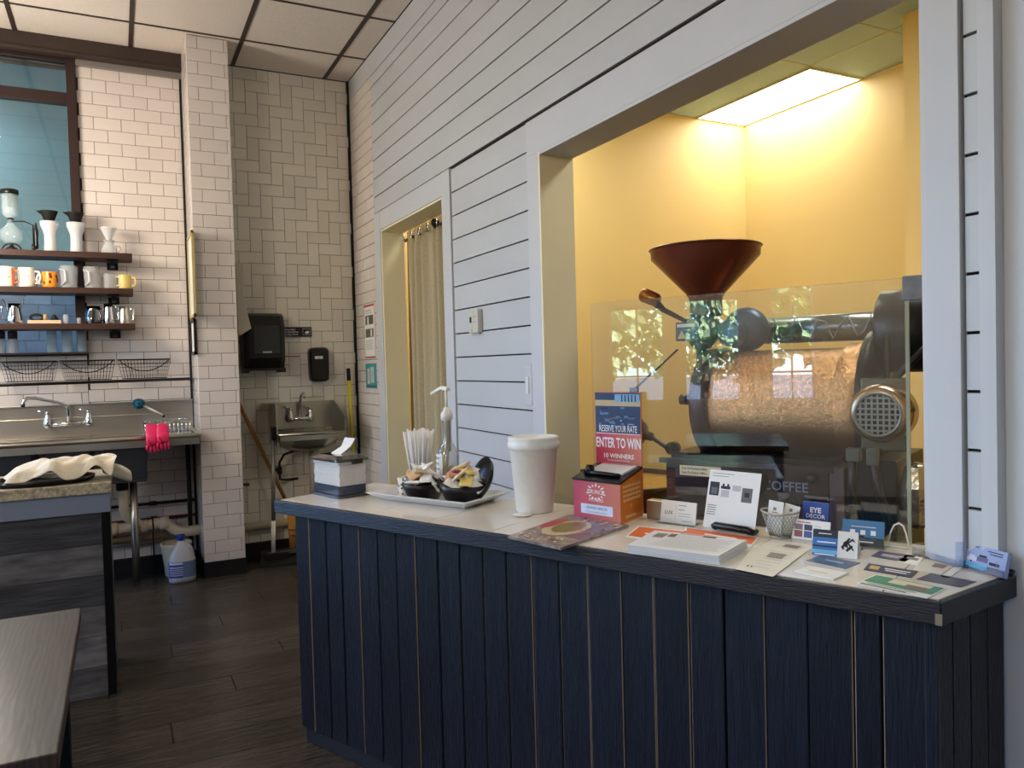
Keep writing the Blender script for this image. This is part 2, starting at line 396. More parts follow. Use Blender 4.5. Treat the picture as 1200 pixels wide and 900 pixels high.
# right wall: shiplap boards on a dark backing, two openings, white subway tiles next to the corner
OP = (1.10, 2.83, 0, 2.195); DR = (3.90, 5.0, 0, 2.232)
def wallbits(x0, x1):
    b = MB()
    b.box((x0, .972, 0), (x1, OP[0], CEIL)); b.box((max(x0, RX + .044), -4, 0), (x1, .972, CEIL)); b.box((x0, OP[1], 0), (x1, DR[0], CEIL)); b.box((x0, DR[1], 0), (x1, BY, CEIL))
    b.box((x0, OP[0], OP[3]), (x1, OP[1], CEIL)); b.box((x0, DR[0], DR[3]), (x1, DR[1], CEIL)); return b
wr = struct('wall_right', wallbits(RX + .014, 1.74), gapm)
struct('wall_roastery_front', wallbits(1.741, 1.752), yellow)
zs = [0.0] + [.1218 + .12365 * k for k in range(0, 27)]
zs = [z for z in zs if z < 3.29] + [3.29]
holes_r = [(-v1, z0, -v0, z1) for (v0, v1, z0, z1) in ((1.02, 2.93, 0, 2.348), (3.78, 5.13, 0, 2.36), (5.13, 5.9, 0, 3.6))]
# u runs towards -Y from p0 (y = 0) so a piece at Y has u = -Y
rects = []
for i in range(len(zs) - 1):
    rects.append((-5.13, zs[i], -.97, zs[i + 1]))
holes_b = list(holes_r)
lay(wr, 'board', (RX + .014, 0, 0), (-1, 0, 0), rects, .014, ship, gap=.0065, holes=holes_b, ch=.001)
lay(wr, 'board', (RX + .014, 0, 0), (-1, 0, 0), [(-BY, 3.293, 4.0, CEIL)], .014, white, gap=.002)
lay(wr, 'panel', (RX + .043, 0, 0), (-1, 0, 0), [(-.97, 0, -.2, 3.293), (-.2, 0, 4, 3.293)], .018, white, gap=.001)
tr = [(a, b, c, d) for a, b, c, d in bond(-BY, 0.0, -5.13, 3.293, off=.05)]
lay(wr, 'tile', (RX + .010, 0, 0), (-1, 0, 0), tr, .010, tilew, gap=.003)
# casings and jambs
def trim(i, a, b, m=white, bev=.0015): return struct('trim_%d' % i, MB().box(a, b), m, bevel=bev)
trim(1, (RX - .006, 2.83, 0), (RX + .014, 2.93, 2.197))
trim(2, (RX - .006, .97, 2.197), (RX + .014, 2.93, 2.345))
trim(3, (RX - .010, 1.022, .8615), (RX + .014, 1.10, 2.197))
trim(4, (RX - .008, 3.785, 0), (RX + .014, 3.90, 2.355))
trim(5, (RX - .008, 5.0, 0), (RX + .014, 5.128, 2.355))
trim(6, (RX - .006, 3.90, 2.232), (RX + .014, 5.0, 2.355))
trim(7, (RX - .006, 2.816, 0), (1.756, 2.8302, 2.197), cream)
trim(8, (RX - .006, 1.10, .864), (1.756, 1.112, 2.197), white)
trim(9, (RX - .006, 1.112, 2.183), (1.756, 2.816, 2.197), white)
trim(10, (RX, 4.988, 0), (1.756, 5.0, 2.232), cream)
trim(11, (RX, 3.90, 0), (1.756, 3.912, 2.232), cream)
trim(12, (RX, 3.912, 2.22), (1.756, 4.988, 2.232), cream)
struct('trim_18', MB().box((RX - .004, .952, .8615), (RX + .043, .985, 3.293)), white)
struct('trim_13', MB().box((RX - .012, BY - .016, .1), (RX + .002, BY - .002, CEIL)), blackm)     # black caulk line in the corner

# back wall: wall round the dark-framed window, pillar, herringbone bay
wb = struct('wall_back', MB().box((-4.1, BY + .008, 0), (-.19, BY + .14, 1.452)).box((-.19, BY + .008, 0), (1.9, BY + .14, CEIL)).box((-4.1, BY + .008, 3.30), (-.19, BY + .14, CEIL)), grout)
lay(wb, 'tile', (0, BY + .008, 0), (0, -1, 0), bond(-1.15, .09, -.172, 1.445, off=.06), .008, tilew)
lay(wb, 'tile', (0, BY + .008, 0), (0, -1, 0), bond(-.172, .09, .452, 3.30, off=.09), .008, tilew)
part('tile_field', MB().box((-4, BY, .09), (-1.153, BY + .006, 1.445)), tilew, wb, kind='stuff')
lay(wb, 'tile', (0, BY + .008, 0), (0, -1, 0), hbone(.702, .10, RX - .008, CEIL - .005), .008, tileg, jit=.0015)
wp = struct('wall_pillar', MB().box((.459, 5.263, 0), (.692, BY + .01, CEIL)), grout)
lay(wp, 'tile', (0, 5.263, 0), (0, -1, 0), bond(.452, .10, .700, CEIL - .004, off=.065), .008, tilew)
lay(wp, 'tile', (.459, 0, 0), (-1, 0, 0), bond(-BY, .10, -5.256, CEIL - .004, off=.02), .008, tilew)
lay(wp, 'tile', (.692, 0, 0), (1, 0, 0), bond(5.256, .10, BY, CEIL - .004, off=.02), .008, tileg)
struct('trim_14', MB().box((.437, BY - .012, .1), (.452, BY, 3.3)), blackm)
struct('baseboard_pillar', MB().box((.449, 5.252, 0), (.703, BY, .10)), blackm)
struct('baseboard_back', MB().box((.703, BY - .015, 0), (RX, BY, .095)).box((-4, BY - .015, 0), (.449, BY, .095)), blackm)
struct('trim_15', MB().box((-4, BY - .075, 3.325), (.452, BY - .001, CEIL)).box((-4, BY - .085, 3.325), (.452, BY - .07, 3.345)), bar, bevel=.003)
struct('trim_16', MB().box((-.17, BY - .03, 3.29), (.45, BY, 3.325)), mat('grey_strip', (132, 126, 122), .6))
# other walls of the room
wl = MB(); ys = [-4.0]
for (y0, y1, z0, z1) in WINS:
    wl.box((WX - .12, ys[-1], 0), (WX, y0, CEIL)); wl.box((WX - .12, y0, 0), (WX, y1, z0)); wl.box((WX - .12, y0, z1), (WX, y1, CEIL)); ys.append(y1)
wl.box((WX - .12, ys[-1], 0), (WX, BY + .1, CEIL))
roomw = mat('room_wall_paint', (205, 200, 192), .6)
struct('wall_left', wl, roomw)
struct('wall_front', MB().box((-4.1, -4.1, 0), (1.75, -4, CEIL)), mat('dark_room_wall', (92, 86, 82), .7))
for i, (y0, y1, z0, z1) in enumerate(WINS):
    b = MB(); w = .022
    b.box((WX - .07, y0, z0), (WX - .02, y0 + w, z1)); b.box((WX - .07, y1 - w, z0), (WX - .02, y1, z1)); b.box((WX - .07, y0, z0), (WX - .02, y1, z0 + w)); b.box((WX - .07, y0, z1 - w), (WX - .02, y1, z1))
    ym = (y0 + y1) / 2; b.box((WX - .06, ym - .008, z0), (WX - .03, ym + .008, z1))
    for zz in (z0 + (min(z1, 1.9) - z0) * .27, z0 + (min(z1, 1.9) - z0) * .56, 1.9): 
        if zz < z1 - .05: b.box((WX - .06, y0, zz - .008), (WX - .03, y1, zz + .008))
    wn = struct('window_%d' % (i + 2), b, white)  # windows the guard does not mirror only let in extra light
    part('pane', MB().box((WX - .047, y0 + w, z0 + w), (WX - .043, y1 - w, z1 - w)), pane_m, wn)
# roasting room shell
struct('wall_roastery_left', MB().box((1.75, 5.345, 0), (5.3, 5.42, CEIL)), yellow)
struct('wall_roastery_back', MB().box((5.18, -.6, 0), (5.3, 5.345, CEIL)), yellow)
struct('wall_roastery_bumpout', MB().box((4.47, -.5, 0), (5.18, 3.23, CEIL)), yellow)
struct('wall_roastery_right', MB().box((1.75, -.6, 0), (5.3, -.5, CEIL)), yellow)
# window of the back wall: dark frame, blue-grey alcove behind the glass
fw = mat('dark_brown_frame', (44, 26, 24), .45)
w1 = struct('window_1', MB().box((-.225, BY - .03, 1.452), (-.172, BY + .03, 3.325)).box((-2.2, BY - .03, 3.035), (-.225, BY + .03, 3.105)).box((-2.2, BY - .02, 3.30), (-.225, BY + .03, 3.325)).box((-2.2, BY - .03, 1.445), (-.172, BY + .03, 1.462)), fw, bevel=.002)
part('pane', MB().box((-2.2, BY + .002, 1.462), (-.225, BY + .007, 3.035)), pane_m, w1)
part('pane', MB().box((-2.2, BY + .002, 3.105), (-.225, BY + .007, 3.30)), pane_m, w1)
bluew = mat('blue_grey_paint', (122, 158, 172), .5, noise=(1.2, .25))
bluet = mat('blue_glazed_tile', (112, 138, 176), .3, noise=(6, .3), rnd=.12)
wa = struct('wall_alcove', MB().box((-2.6, 6.75, 1.2), (-.1, 6.85, CEIL)).box((-.15, BY + .14, 1.2), (-.1, 6.75, CEIL)).box((-2.6, BY + .14, 1.2), (-2.55, 6.75, CEIL)).box((-2.6, BY + .14, 1.38), (-.1, 6.75, 1.44)).box((-2.6, BY + .14, 3.40), (-.1, 6.75, CEIL)), bluew)
lay(wa, 'tile', (0, 6.75, 0), (0, -1, 0), bond(-1.5, 1.44, -.16, 2.12, w=.18, h=.09), .008, bluet, gap=.004)
area('alcove_light', (-1.2, 6.2, 3.38), (0, 0, 0), .6, .3, 16, (.9, .95, 1))  # no lamp known here, added to brighten the alcove behind the glass
# street side seen through the windows and mirrored in the glass guard
struct('ground', MB().box((-60, -40, -.3), (WX - .13, 50, -.15)), mat('street_ground', (58, 60, 60), .9, noise=(1, .2)))
leafm = mat('leaf', (160, 180, 138), .5, noise=(2, .5)); bark = mat('bark', (78, 62, 48), .9)
def tree(x, y, h, r, label):
    t = thing('street_tree', label, 'tree', (x, y, -.15), group=None)
    part('trunk', MB().tube([(x, y, -.15), (x + .1, y, h * .5), (x, y + .1, h)], [.12, .09, .04], 8), bark, t)
    b = MB()
    for k in range(3200):
        a = random.gauss(0, 1); c = random.gauss(0, 1); e = random.gauss(0, 1); l = (a * a + c * c + e * e) ** .5; rr = r * (.55 + .5 * random.random())
        p = Vector((x + a / l * rr, y + c / l * rr, h + e / l * rr * .8)); u = Vector((random.gauss(0, 1), random.gauss(0, 1), random.gauss(0, 1))).normalized() * .13; v = u.orthogonal().normalized() * .09
        b.add([p - u, p - v, p + u, p + v], [(0, 1, 2, 3)])
    part('crown', b, leafm, t, kind='stuff')
tree(-8.5, 4.3, 1.9, 1.5, 'green street tree outside, seen through the far left shop windows')
tree(-12.5, 1.8, 2.6, 2.2, 'green street tree outside, level with the middle of the counter')
tree(-8.0, -.6, 2.1, 1.4, 'green street tree outside, nearest to the tall shop windows')
tree(-11, -3.5, 2.6, 1.8, 'wide green street tree outside, farthest to the front')
# ------------------------------------------------------------ lamps
def emis(name, c, s): return mat(name, c, .5, emit=s)
glow = emis('lit_diffuser', (255, 252, 240), 5.5)
t = thing('ceiling_light', 'long white fluorescent ceiling panel glowing over the yellow room corner', 'light', (4.90, 4.71, CEIL - .004))
part('diffuser', MB().box((4.625, 4.10, CEIL - .006), (5.165, 5.33, CEIL + .002)), glow, t)
part('frame', MB().box((4.61, 4.08, CEIL - .010), (5.178, 4.10, CEIL + .012)).box((4.61, 5.33, CEIL - .010), (5.178, 5.344, CEIL + .012)).box((4.61, 4.10, CEIL - .010), (4.625, 5.33, CEIL + .012)).box((5.165, 4.10, CEIL - .010), (5.178, 5.33, CEIL + .012)), gridl, t)
warmg = emis('warm_lamp', (255, 232, 190), 9)
LAMPS = ['above the left bar', 'above the walkway by the dark table']
for i, (x, y) in enumerate(DOWN):
    t = thing('recessed_lamp', 'round recessed ceiling lamp ' + LAMPS[i], 'light', (x, y, CEIL), group='recessed lamps of the shop ceiling')
    part('ring', MB().lathe([(.085, -.012), (.095, -.004), (.095, 0), (.06, 0), (.06, -.012)], (x, y, CEIL), 20, caps=False), white, t)
    part('bulb', MB().lathe([(.058, -.004), (.058, 0)], (x, y, CEIL), 20), warmg, t)
    l = area('lamp_light', (x, y, CEIL - .02), (0, 0, 0), .12, .12, LAMP_W, (1, .83, .64), shape='DISK')

for i, (x, y, pz_, FILL_PEND_W) in enumerate(FILL_PEND):
    t = thing('pendant_lamp', ['white glass globe pendant over the left bar', 'white glass globe pendant over the cafe tables', 'white glass globe pendant behind the photographer'][i], 'light', (x, y, pz_))
    part('cord', MB().cyl((x, y, pz_ + .12), (x, y, CEIL), .006), blackm, t); part('globe', MB().lathe([(.02, .13), (.09, .10), (.12, .03), (.12, -.03), (.09, -.10), (.02, -.13)], (x, y, pz_), 20), thin_glass('globe_glass', (.99, .97, .92), .5), t); part('bulb', MB().lathe([(.01, .04), (.03, .02), (.03, -.02), (.01, -.04)], (x, y, pz_), 14), thin_glass('bulb_glass', (1, .98, .94), .2), t)
    l = bpy.data.lights.new('pendant_light', 'POINT'); l.energy = FILL_PEND_W; l.color = (1, .86, .70); l.shadow_soft_size = .22; o = bpy.data.objects.new('pendant_light', l); COL.objects.link(o); o.location = (x, y, pz_)
# ------------------------------------------------------------ the counter
BK = .455
poly_top = [(0, 0), (2.088, 0)]
p = CI @ Vector((RX + .024, .931, 0)); poly_top.append((p.x, p.y)); PA = (p.x, p.y)
p = CI @ Vector((RX + .024, .971, 0)); poly_top.append((p.x, p.y))
p = CI @ Vector((RX - .002, .971, 0)); poly_top.append((p.x, p.y))
p = CI @ Vector((RX - .010, 1.020, 0)); poly_top.append((p.x, p.y))
p = CI @ Vector((RX - .010, 1.113, 0)); poly_top.append((p.x, p.y))
p = CI @ Vector((1.745, 1.113, 0)); poly_top.append((p.x, min(p.y, BK))); TE = p.x
poly_top += [(TE, BK), (0, BK)]
t = thing('counter', 'navy plank-fronted service counter running into the wall opening', 'counter', (1.0, .2, 0), 'C')
core = [(.062, .062), (2.045, .062), (PA[0] - .03, PA[1] - .004), (2.00, .295), (1.78, .40), (.062, .40)]
part('body', MB().prism(core, .0, TOP - .05), blackm, t)
part('toe_board', MB().box((.075, .050, 0), (2.06, .064, .075)).box((.066, .062, 0), (.08, .40, .075)), navyt, t, bevel=.002)
bx = [.054, .134, .224, .306, .398, .486, .572, .661, .752, .841, .931, 1.016, 1.105, 1.194, 1.283, 1.381, 1.47, 1.561, 1.647, 1.74, 1.831, 1.921, 1.975, 2.055]
edge_l = mat('pale_worn_edge', (150, 134, 112), .7)
for i in range(len(bx) - 1):
    z0 = .052
    dd = random.choice([0, 0, .002, .003]); gg = random.choice([.002, .003, .005])
    b = MB(); x0, x1 = bx[i] + gg / 2, bx[i + 1] - gg / 2; y0 = .050 - .004 + dd * .5; c = .0022
    b.loft([[(x0, .062, z0), (x0, y0 + c, z0), (x0 + c, y0, z0), (x1 - c, y0, z0), (x1, y0 + c, z0), (x1, .062, z0)], [(x0, .062, .812), (x0, y0 + c, .812), (x0 + c, y0, .812), (x1 - c, y0, .812), (x1, y0 + c, .812), (x1, .062, .812)]])
    b.m[1] = 1 if random.random() < .7 else 0; b.m[3] = 1 if random.random() < .4 else 0
    part('front_board', b, [navy, edge_l], t)
for y0 in (.064, .152, .24, .328): part('end_board', MB().box((.050, y0, .052), (.062, min(y0 + .084, .40), .812), .0), navy, t)
e0 = Vector((2.058, .05)); e1 = Vector((PA[0] - .018, PA[1])); 
part('corner_post', MB().box((2.052, .044, .0), (2.074, .066, .812)), navy, t, bevel=.002)
dv = (e1 - e0); L_ = dv.length; dv.normalize(); nv = Vector((dv.y, -dv.x))
for k in range(4):
    a = e0 + dv * (.018 + k * .056); c = a + dv * .052
    part('right_board', MB().prism([tuple(a), tuple(c), tuple(c - nv * .014), tuple(a - nv * .014)], 0, .812), navy, t)
# worktop: tiles in a wooden edging
w = thing('countertop', 'pale tiled worktop with dark wooden edging on the navy counter', 'worktop', (1.0, .2, .82), 'C')
part('core', MB().prism([(.01, .01), (2.08, .01), (PA[0] - .01, PA[1] - .002), (poly_top[5][0] - .005, poly_top[5][1] - .003), (poly_top[6][0] - .003, poly_top[6][1]), (TE - .004, BK - .005), (.01, BK - .005)], TOP - .045, TOP - .004), blackm, w)
part('front_edging', MB().prism([(0, 0), (2.088, 0), (2.083, .018), (.012, .018)], TOP - .045, TOP - .001), navyt, w, bevel=.0025)
part('left_edging', MB().prism([(0, 0), (.012, .018), (.012, BK), (0, BK)], TOP - .045, TOP - .001), navyt, w, bevel=.002)
d2 = (Vector(PA) - Vector((2.088, 0))).normalized(); nn = Vector((-d2.y, d2.x)) * .016
part('right_edging', MB().prism([(2.088, 0), PA, (PA[0] + nn.x, PA[1] + nn.y), (2.083, .018)], TOP - .045, TOP - .001), navyt, w, bevel=.002)
part('corner_chip', MB().prism([(2.078, -.0012), (2.0895, -.0012), (2.0895, .004), (2.078, .004)], TOP - .043, TOP - .022), edge_l, w)
def clip(poly, t0, t1):
    def half(P, f):
        out = []
        for i in range(len(P)):
            a, b = P[i], P[(i + 1) % len(P)]; fa, fb = f(a), f(b)
            if fa >= 0: out.append(a)
            if fa * fb < 0: k = fa / (fa - fb); out.append((a[0] + (b[0] - a[0]) * k, a[1] + (b[1] - a[1]) * k))
        return out
    return half(half(poly, lambda p: p[0] - t0), lambda p: t1 - p[0])
inner = [(.013, .019), (2.081, .019), (PA[0] + nn.x + .001, PA[1] + nn.y), (poly_top[3][0] - .001, poly_top[3][1]), (poly_top[4][0] - .002, poly_top[4][1]), (poly_top[5][0] - .002, poly_top[5][1]), (poly_top[6][0] - .002, poly_top[6][1]), (TE - .002, BK), (.013, BK)]
tt = -.015
while tt < 2.3:
    P = clip(inner, max(tt, .013) + .0011, tt + .25 - .0011)
    if len(P) > 2: part('tile', MB().prism(P, TOP - .006, TOP), ctile, w)
    tt += .25
# glass guard standing on the back of the counter
def G(px, py): return KV(px, py, BK)
gt = thing('glass_guard', 'clear frameless glass guard standing along the back of the counter', 'glass guard', (1.5, BK, TOP), 'C')
part('pane', MB().box((1.055, BK - .012, TOP + .001), (1.942, BK - .006, 1.498)), thin_glass('guard_glass', (.965, .985, .985), 2.0, 1.55), gt)
gedge = mat('polished_glass_edge', (205, 212, 190), .15, trans=.5)
part('polished_edge', MB().box((1.942, BK - .013, TOP + .001), (1.950, BK - .005, 1.498)), gedge, gt)
p = CI @ Vector((1.70, 1.113, 0))
part('bracket', MB().box((1.938, BK - .022, 1.444), (2.008, BK + .004, 1.502)), mat('grey_bracket', (120, 120, 124), .6, noise=(40, .3)), gt, bevel=.003)

# ------------------------------------------------------------ roasting machine (counter frame; n = distance behind the counter front)
RN = 1.52
ro = thing('coffee_roaster', 'large drum coffee roaster with brown funnel behind the glass guard', 'roaster', (1.25, RN, 0), 'C')
copper = mat('mottled_copper_steel', (232, 176, 126), .26, 1., noise=(90, .5, 8), bump=(240, .45))
rust = mat('dark_red_steel', (74, 58, 62), .38, .4, noise=(5, .15))
duct = mat('galvanised_duct', (120, 124, 124), .3, .9, noise=(9, .3))
brown = mat('brown_funnel_metal', (112, 58, 42), .28, .35)
mach = mat('machine_black', (30, 32, 36), .38, .5)
R1 = .218; cz = 1.128
part('drum', MB().lathe([(R1, 0), (R1, .50)], (1.03, RN, cz), 56, (1, 0, 0), False), copper, ro)
part('drum_band', MB().lathe([(R1 + .012, 0), (R1 + .016, .01), (R1 + .016, .075), (R1 + .01, .085), (R1 - .02, .085)], (1.525, RN, cz), 56, (1, 0, 0), False), copper, ro)
part('face_plate', MB().lathe([(0, -.045), (.13, -.045), (.20, -.030), (R1 + .012, -.018), (R1 + .016, .05), (R1, .06)], (.985, RN, cz), 48, (1, 0, 0), False), rust, ro)
part('back_plate', MB().lathe([(R1 + .02, 0), (R1 + .06, .01), (R1 + .06, .05), (0, .055)], (1.60, RN, cz), 40, (1, 0, 0), False), mach, ro)
part('sight_port', MB().lathe([(.022, -.05), (.022, 0), (.016, 0), (.016, .02)], (.93, RN - .12, cz + .02), 16, (1, 0, 0)), mach, ro)
# cabinet
cb = part('cabinet', MB().box((.86, RN - .23, .12), (1.51, RN + .22, .90)), rust, ro, bevel=.004)
part('top_flange', MB().box((.84, RN - .25, .895), (1.53, RN - .225, .915)), rust, ro)
part('corner_post', MB().box((1.515, RN - .24, 0), (1.565, RN + .22, .915)), mat('plum_steel', (112, 96, 98), .4, .4), ro, bevel=.003)
part('leg', MB().box((.87, RN - .21, 0), (.92, RN - .16, .12)), mach, ro); part('leg', MB().box((.87, RN + .15, 0), (.92, RN + .20, .12)), mach, ro); part('leg', MB().box((1.44, RN - .21, 0), (1.49, RN - .16, .12)), mach, ro)
part('bolt', MB().lathe([(.02, 0), (.018, .03), (.01, .036)], (1.455, RN - .23, .872), 8, (0, -1, 0)), black, ro)
part('brand_badge', MB().lathe([(.05, 0), (.05, .006)], (1.24, RN - .23, .845), 24, (0, -1, 0)), dsteel, ro)
bd = MB(); bd.box((1.165, RN - .238, .832), (1.235, RN - .231, .852)); part('label_plate', bd, white_pl, ro, bevel=.003)
tq = KV(892, 592, RN - .231)
text('& ROASTER', ro, (tq[0], RN - .231, tq[1]), (1, 0, 0), (0, 0, 1), .062, blackm, 'LEFT', .02)
tq = KV(893, 573, RN - .231)
text('COFFEE', ro, (tq[0], RN - .231, tq[1]), (1, 0, 0), (0, 0, 1), .05, mat('pale_lettering', (150, 170, 200), .5), 'LEFT', .01)
# bed under the drum and cooling bin to the left
part('drum_cradle', MB().box((.87, RN - .20, .90), (1.52, RN + .20, .935)), mach, ro)
cbn = MB().lathe([(.33, .42), (.34, .44), (.34, .74), (.36, .75), (.36, .775), (.335, .775), (.33, .70), (0, .70)], (.50, RN - .02, 0), 44); part('cooling_bin', cbn, [mach], ro)
part('cooling_sieve', MB().lathe([(.328, .755), (0, .76)], (.50, RN - .02, 0), 40, caps=False), mat('gold_foil', (196, 160, 84), .28, .8, bump=(30, .8)), ro)
part('bin_leg', MB().cyl((.35, RN - .15, 0), (.35, RN - .15, .43), .025), mach, ro); part('bin_leg', MB().cyl((.65, RN - .15, 0), (.65, RN - .15, .43), .025), mach, ro); part('bin_leg', MB().cyl((.5, RN + .2, 0), (.5, RN + .2, .43), .025), mach, ro)
# discharge door weight
blb = MB().lathe([(.01, -.075), (.05, -.06), (.064, -.02), (.064, .02), (.045, .055), (.02, .07), (.018, .10)], (.665, RN - .16, 1.012), 20, (1, 0, -.25)); part('counterweight', blb, mat('pewter', (110, 108, 98), .4, .8, noise=(14, .3)), ro)
part('door_lever', MB().tube([(.755, RN - .16, .99), (.84, RN - .17, .945), (.875, RN - .17, .95)], .010, 8).lathe([(.026, -.02), (.028, .02)], (.862, RN - .17, .947), 12, (0, 1, 0)), mach, ro)
# funnel and feed
fx, fy = .945, RN
part('funnel', MB().lathe([(.236, 1.786), (.232, 1.790), (.228, 1.786), (.226, 1.748), (.080, 1.595), (.070, 1.575), (.066, 1.50)][::-1], (fx, fy, 0), 48, caps=False).lathe([(.060, 1.50), (.064, 1.575), (.074, 1.60), (.219, 1.748), (.222, 1.786), (.228, 1.786)], (fx, fy, 0), 48, caps=False), brown, ro, solid=.002)
part('funnel_rim', MB().tube([(fx + .231 * math.cos(k * math.pi / 18), fy + .231 * math.sin(k * math.pi / 18), 1.787) for k in range(36)], .0045, 6, True), brown, ro)
glb = mat('blue_grey_casting', (76, 98, 122), .35, .4)  # blue of the guard's reflection painted into the metal colour
part('feed_throat', MB().lathe([(.066, 1.51), (.066, 1.57)], (fx, fy, 0), 28), glb, ro)
part('feed_slide', MB().lathe([(.035, 1.36), (.085, 1.42), (.088, 1.455), (.06, 1.49), (.05, 1.52)], (fx - .02, fy, 0), 24), glb, ro)
fb = part('feed_box', MB().box((.845, fy - .09, 1.395), (.955, fy - .03, 1.475)), glb, ro, bevel=.004)
prints(fb, (.845, fy - .09, 1.395), (1, 0, 0), (0, 0, 1), [(.008, .058, .09, .072, 0)], [paper])
b = MB(); b.add([(.855, fy - .0915, 1.405), (.895, fy - .0915, 1.405), (.875, fy - .0915, 1.44)], [(0, 1, 2)]); part('warning_triangle', b, mat('pale_yellow_print', (222, 220, 170), .6), fb)
part('feed_pipe', MB().cyl((.93, fy - .02, 1.36), (.93, fy - .02, 1.40), .034).cyl((.93, fy - .02, 1.20), (.93, fy - .02, 1.37), .022), glb, ro)
part('side_rod', MB().tube([(.66, RN - .14, 1.185), (.86, RN - .1, 1.36)], .0045, 6).box((.65, RN - .150, 1.15), (.69, RN - .138, 1.20)), mach, ro)
part('gate_lever', MB().tube([(.90, fy - .09, 1.475), (.80, fy - .1, 1.53), (.76, fy - .1, 1.565)], [.009, .012, .02], 8), mach, ro)
part('lever_grip', MB().lathe([(.026, 0), (.032, .01), (.030, .075), (.022, .085)], (.70, fy - .11, 1.605), 16, (1, 0, -.42)), mat('brass_grip', (150, 100, 50), .3, .8), ro)
# flue duct behind the drum
part('flue_duct', MB().lathe([(.056, 0), (.056, .60)], (1.13, RN + .18, 1.43), 24, (1, 0, 0)), duct, ro)
part('duct_elbow', MB().lathe([(.085, -.04), (.092, 0), (.092, .03), (.06, .06)], (1.10, RN + .06, 1.435), 28, (.2, -1, 0)).lathe([(.055, 0), (.055, .05), (.048, .055)], (1.085, RN - .02, 1.42), 24, (-.25, -1, 0)), glb, ro)
part('duct_wrap', MB().tube([(1.16 + .03 * k, RN + .12 + random.uniform(-.01, .01), 1.43 + .05 * math.sin(k * 1.9)) for k in range(18)], .004, 5), mat('shiny_wrap', (220, 225, 230), .05, trans=.6), ro)
# belt guard, gearbox cover and motor on the right
part('belt_guard', MB().lathe([(.135, -.09), (.150, -.08), (.150, .08), (.135, .09)], (1.735, RN - .02, 1.40), 40, (1, 0, 0)), mach, ro)
part('belt', MB().tube([(1.70, RN - .17, 1.38), (1.68, RN - .12, 1.20), (1.70, RN - .16, 1.10)], .012, 6), black, ro)
q1_ = KV(1008, 443, RN - .31); q2_ = KV(1066, 530, RN - .31)
part('guard_plate', MB().box((q1_[0], RN - .31, q2_[1]), (q2_[0], RN - .29, q1_[1])), mat('polished_guard', (112, 108, 96), .22, .9), ro, bevel=.004)
mx_, mz_ = KV(1031, 485, RN - .42)
mp_ = part('motor', MB().lathe([(.088, 0), (.096, .015), (.096, .10), (.086, .13), (.078, .135)], (mx_, RN - .31, mz_), 36, (0, -1, 0)), mat('brushed_bronze_steel', (176, 150, 126), .25, .9), ro)
gr = MB(); gy = RN - .449
for k in range(-3, 4):
    h = math.sqrt(max(0, .066 ** 2 - (k * .0175) ** 2)); gr.box((mx_ + k * .0175 - .003, gy, mz_ - h), (mx_ + k * .0175 + .003, gy + .004, mz_ + h)); gr.box((mx_ - h, gy - .001, mz_ + k * .0175 - .003), (mx_ + h, gy + .003, mz_ + k * .0175 + .003))
gr.tube([(mx_ + .069 * math.cos(a * math.pi / 14), gy, mz_ + .069 * math.sin(a * math.pi / 14)) for a in range(28)], .005, 6, True)
part('fan_grille', gr, mat('pale_grille', (150, 152, 150), .3, .7), mp_); part('fan_recess', MB().lathe([(.066, 0), (.066, .003)], (mx_, RN - .444, mz_), 28, (0, -1, 0)), blackm, mp_)
part('cable', MB().tube([(1.62, RN - .33, .98), (1.615, RN - .33, .86), (1.66, RN - .33, .72), (1.69, RN - .32, .55)], .014, 7), black, ro)
part('cable', MB().tube([(1.68, RN - .33, .98), (1.70, RN - .33, .86), (1.74, RN - .33, .72), (1.76, RN - .32, .55)], .014, 7), black, ro)
part('terminal_box', MB().box((1.60, RN - .345, .955), (1.645, RN - .31, 1.0)).box((1.665, RN - .345, .945), (1.70, RN - .31, 1.0)), duct, ro, bevel=.004)
part('side_cabinet', MB().box((1.575, RN - .24, 0), (1.735, RN + .2, .95)), mach, ro, bevel=.004)
part('guard_bracket', MB().tube([(1.70, RN - .22, 1.20), (1.845, RN - .20, 1.36)], .014, 6), mach, ro)
part('foil_bag', MB().lathe([(.02, .72), (.055, .74), (.06, .86), (.04, .93), (.01, .945)], (1.79, RN - .19, 0), 9, smooth=False), mat('crumpled_foil', (196, 192, 176), .25, .8, bump=(20, 1)), ro)
# pipe work beyond the machine, seen past the end of the glass
t = thing('exhaust_pipework', 'dark pipe rack with silver duct between roaster and white casing', 'pipework', (2.02, RN, 0), 'C')
part('blower_housing', MB().lathe([(.10, -.12), (.12, -.1), (.12, .1), (.10, .12)], (2.02, RN - .05, 1.34), 28, (1, 0, 0)), mach, t)
part('strap', MB().box((1.93, RN - .20, 1.44), (2.10, RN + .06, 1.452)).box((1.93, RN - .19, 1.47), (2.10, RN + .06, 1.478)), duct, t)
part('silver_duct', MB().cyl((1.86, RN - .15, 1.155), (2.25, RN - .15, 1.165), .032), duct, t)
part('silver_duct', MB().cyl((1.86, RN - .15, .945), (2.25, RN - .15, .955), .028), duct, t)
part('cross_bar', MB().box((1.86, RN - .25, .735), (2.3, RN - .2, .79)), blackm, t)
part('chain_guard', MB().box((1.90, RN - .24, .99), (1.935, RN - .21, 1.16)).box((1.895, RN - .245, .985), (1.955, RN - .205, 1.02)), blackm, t, bevel=.004)
part('post', MB().box((2.26, RN - .26, 0), (2.31, RN - .19, 1.22)), blackm, t)
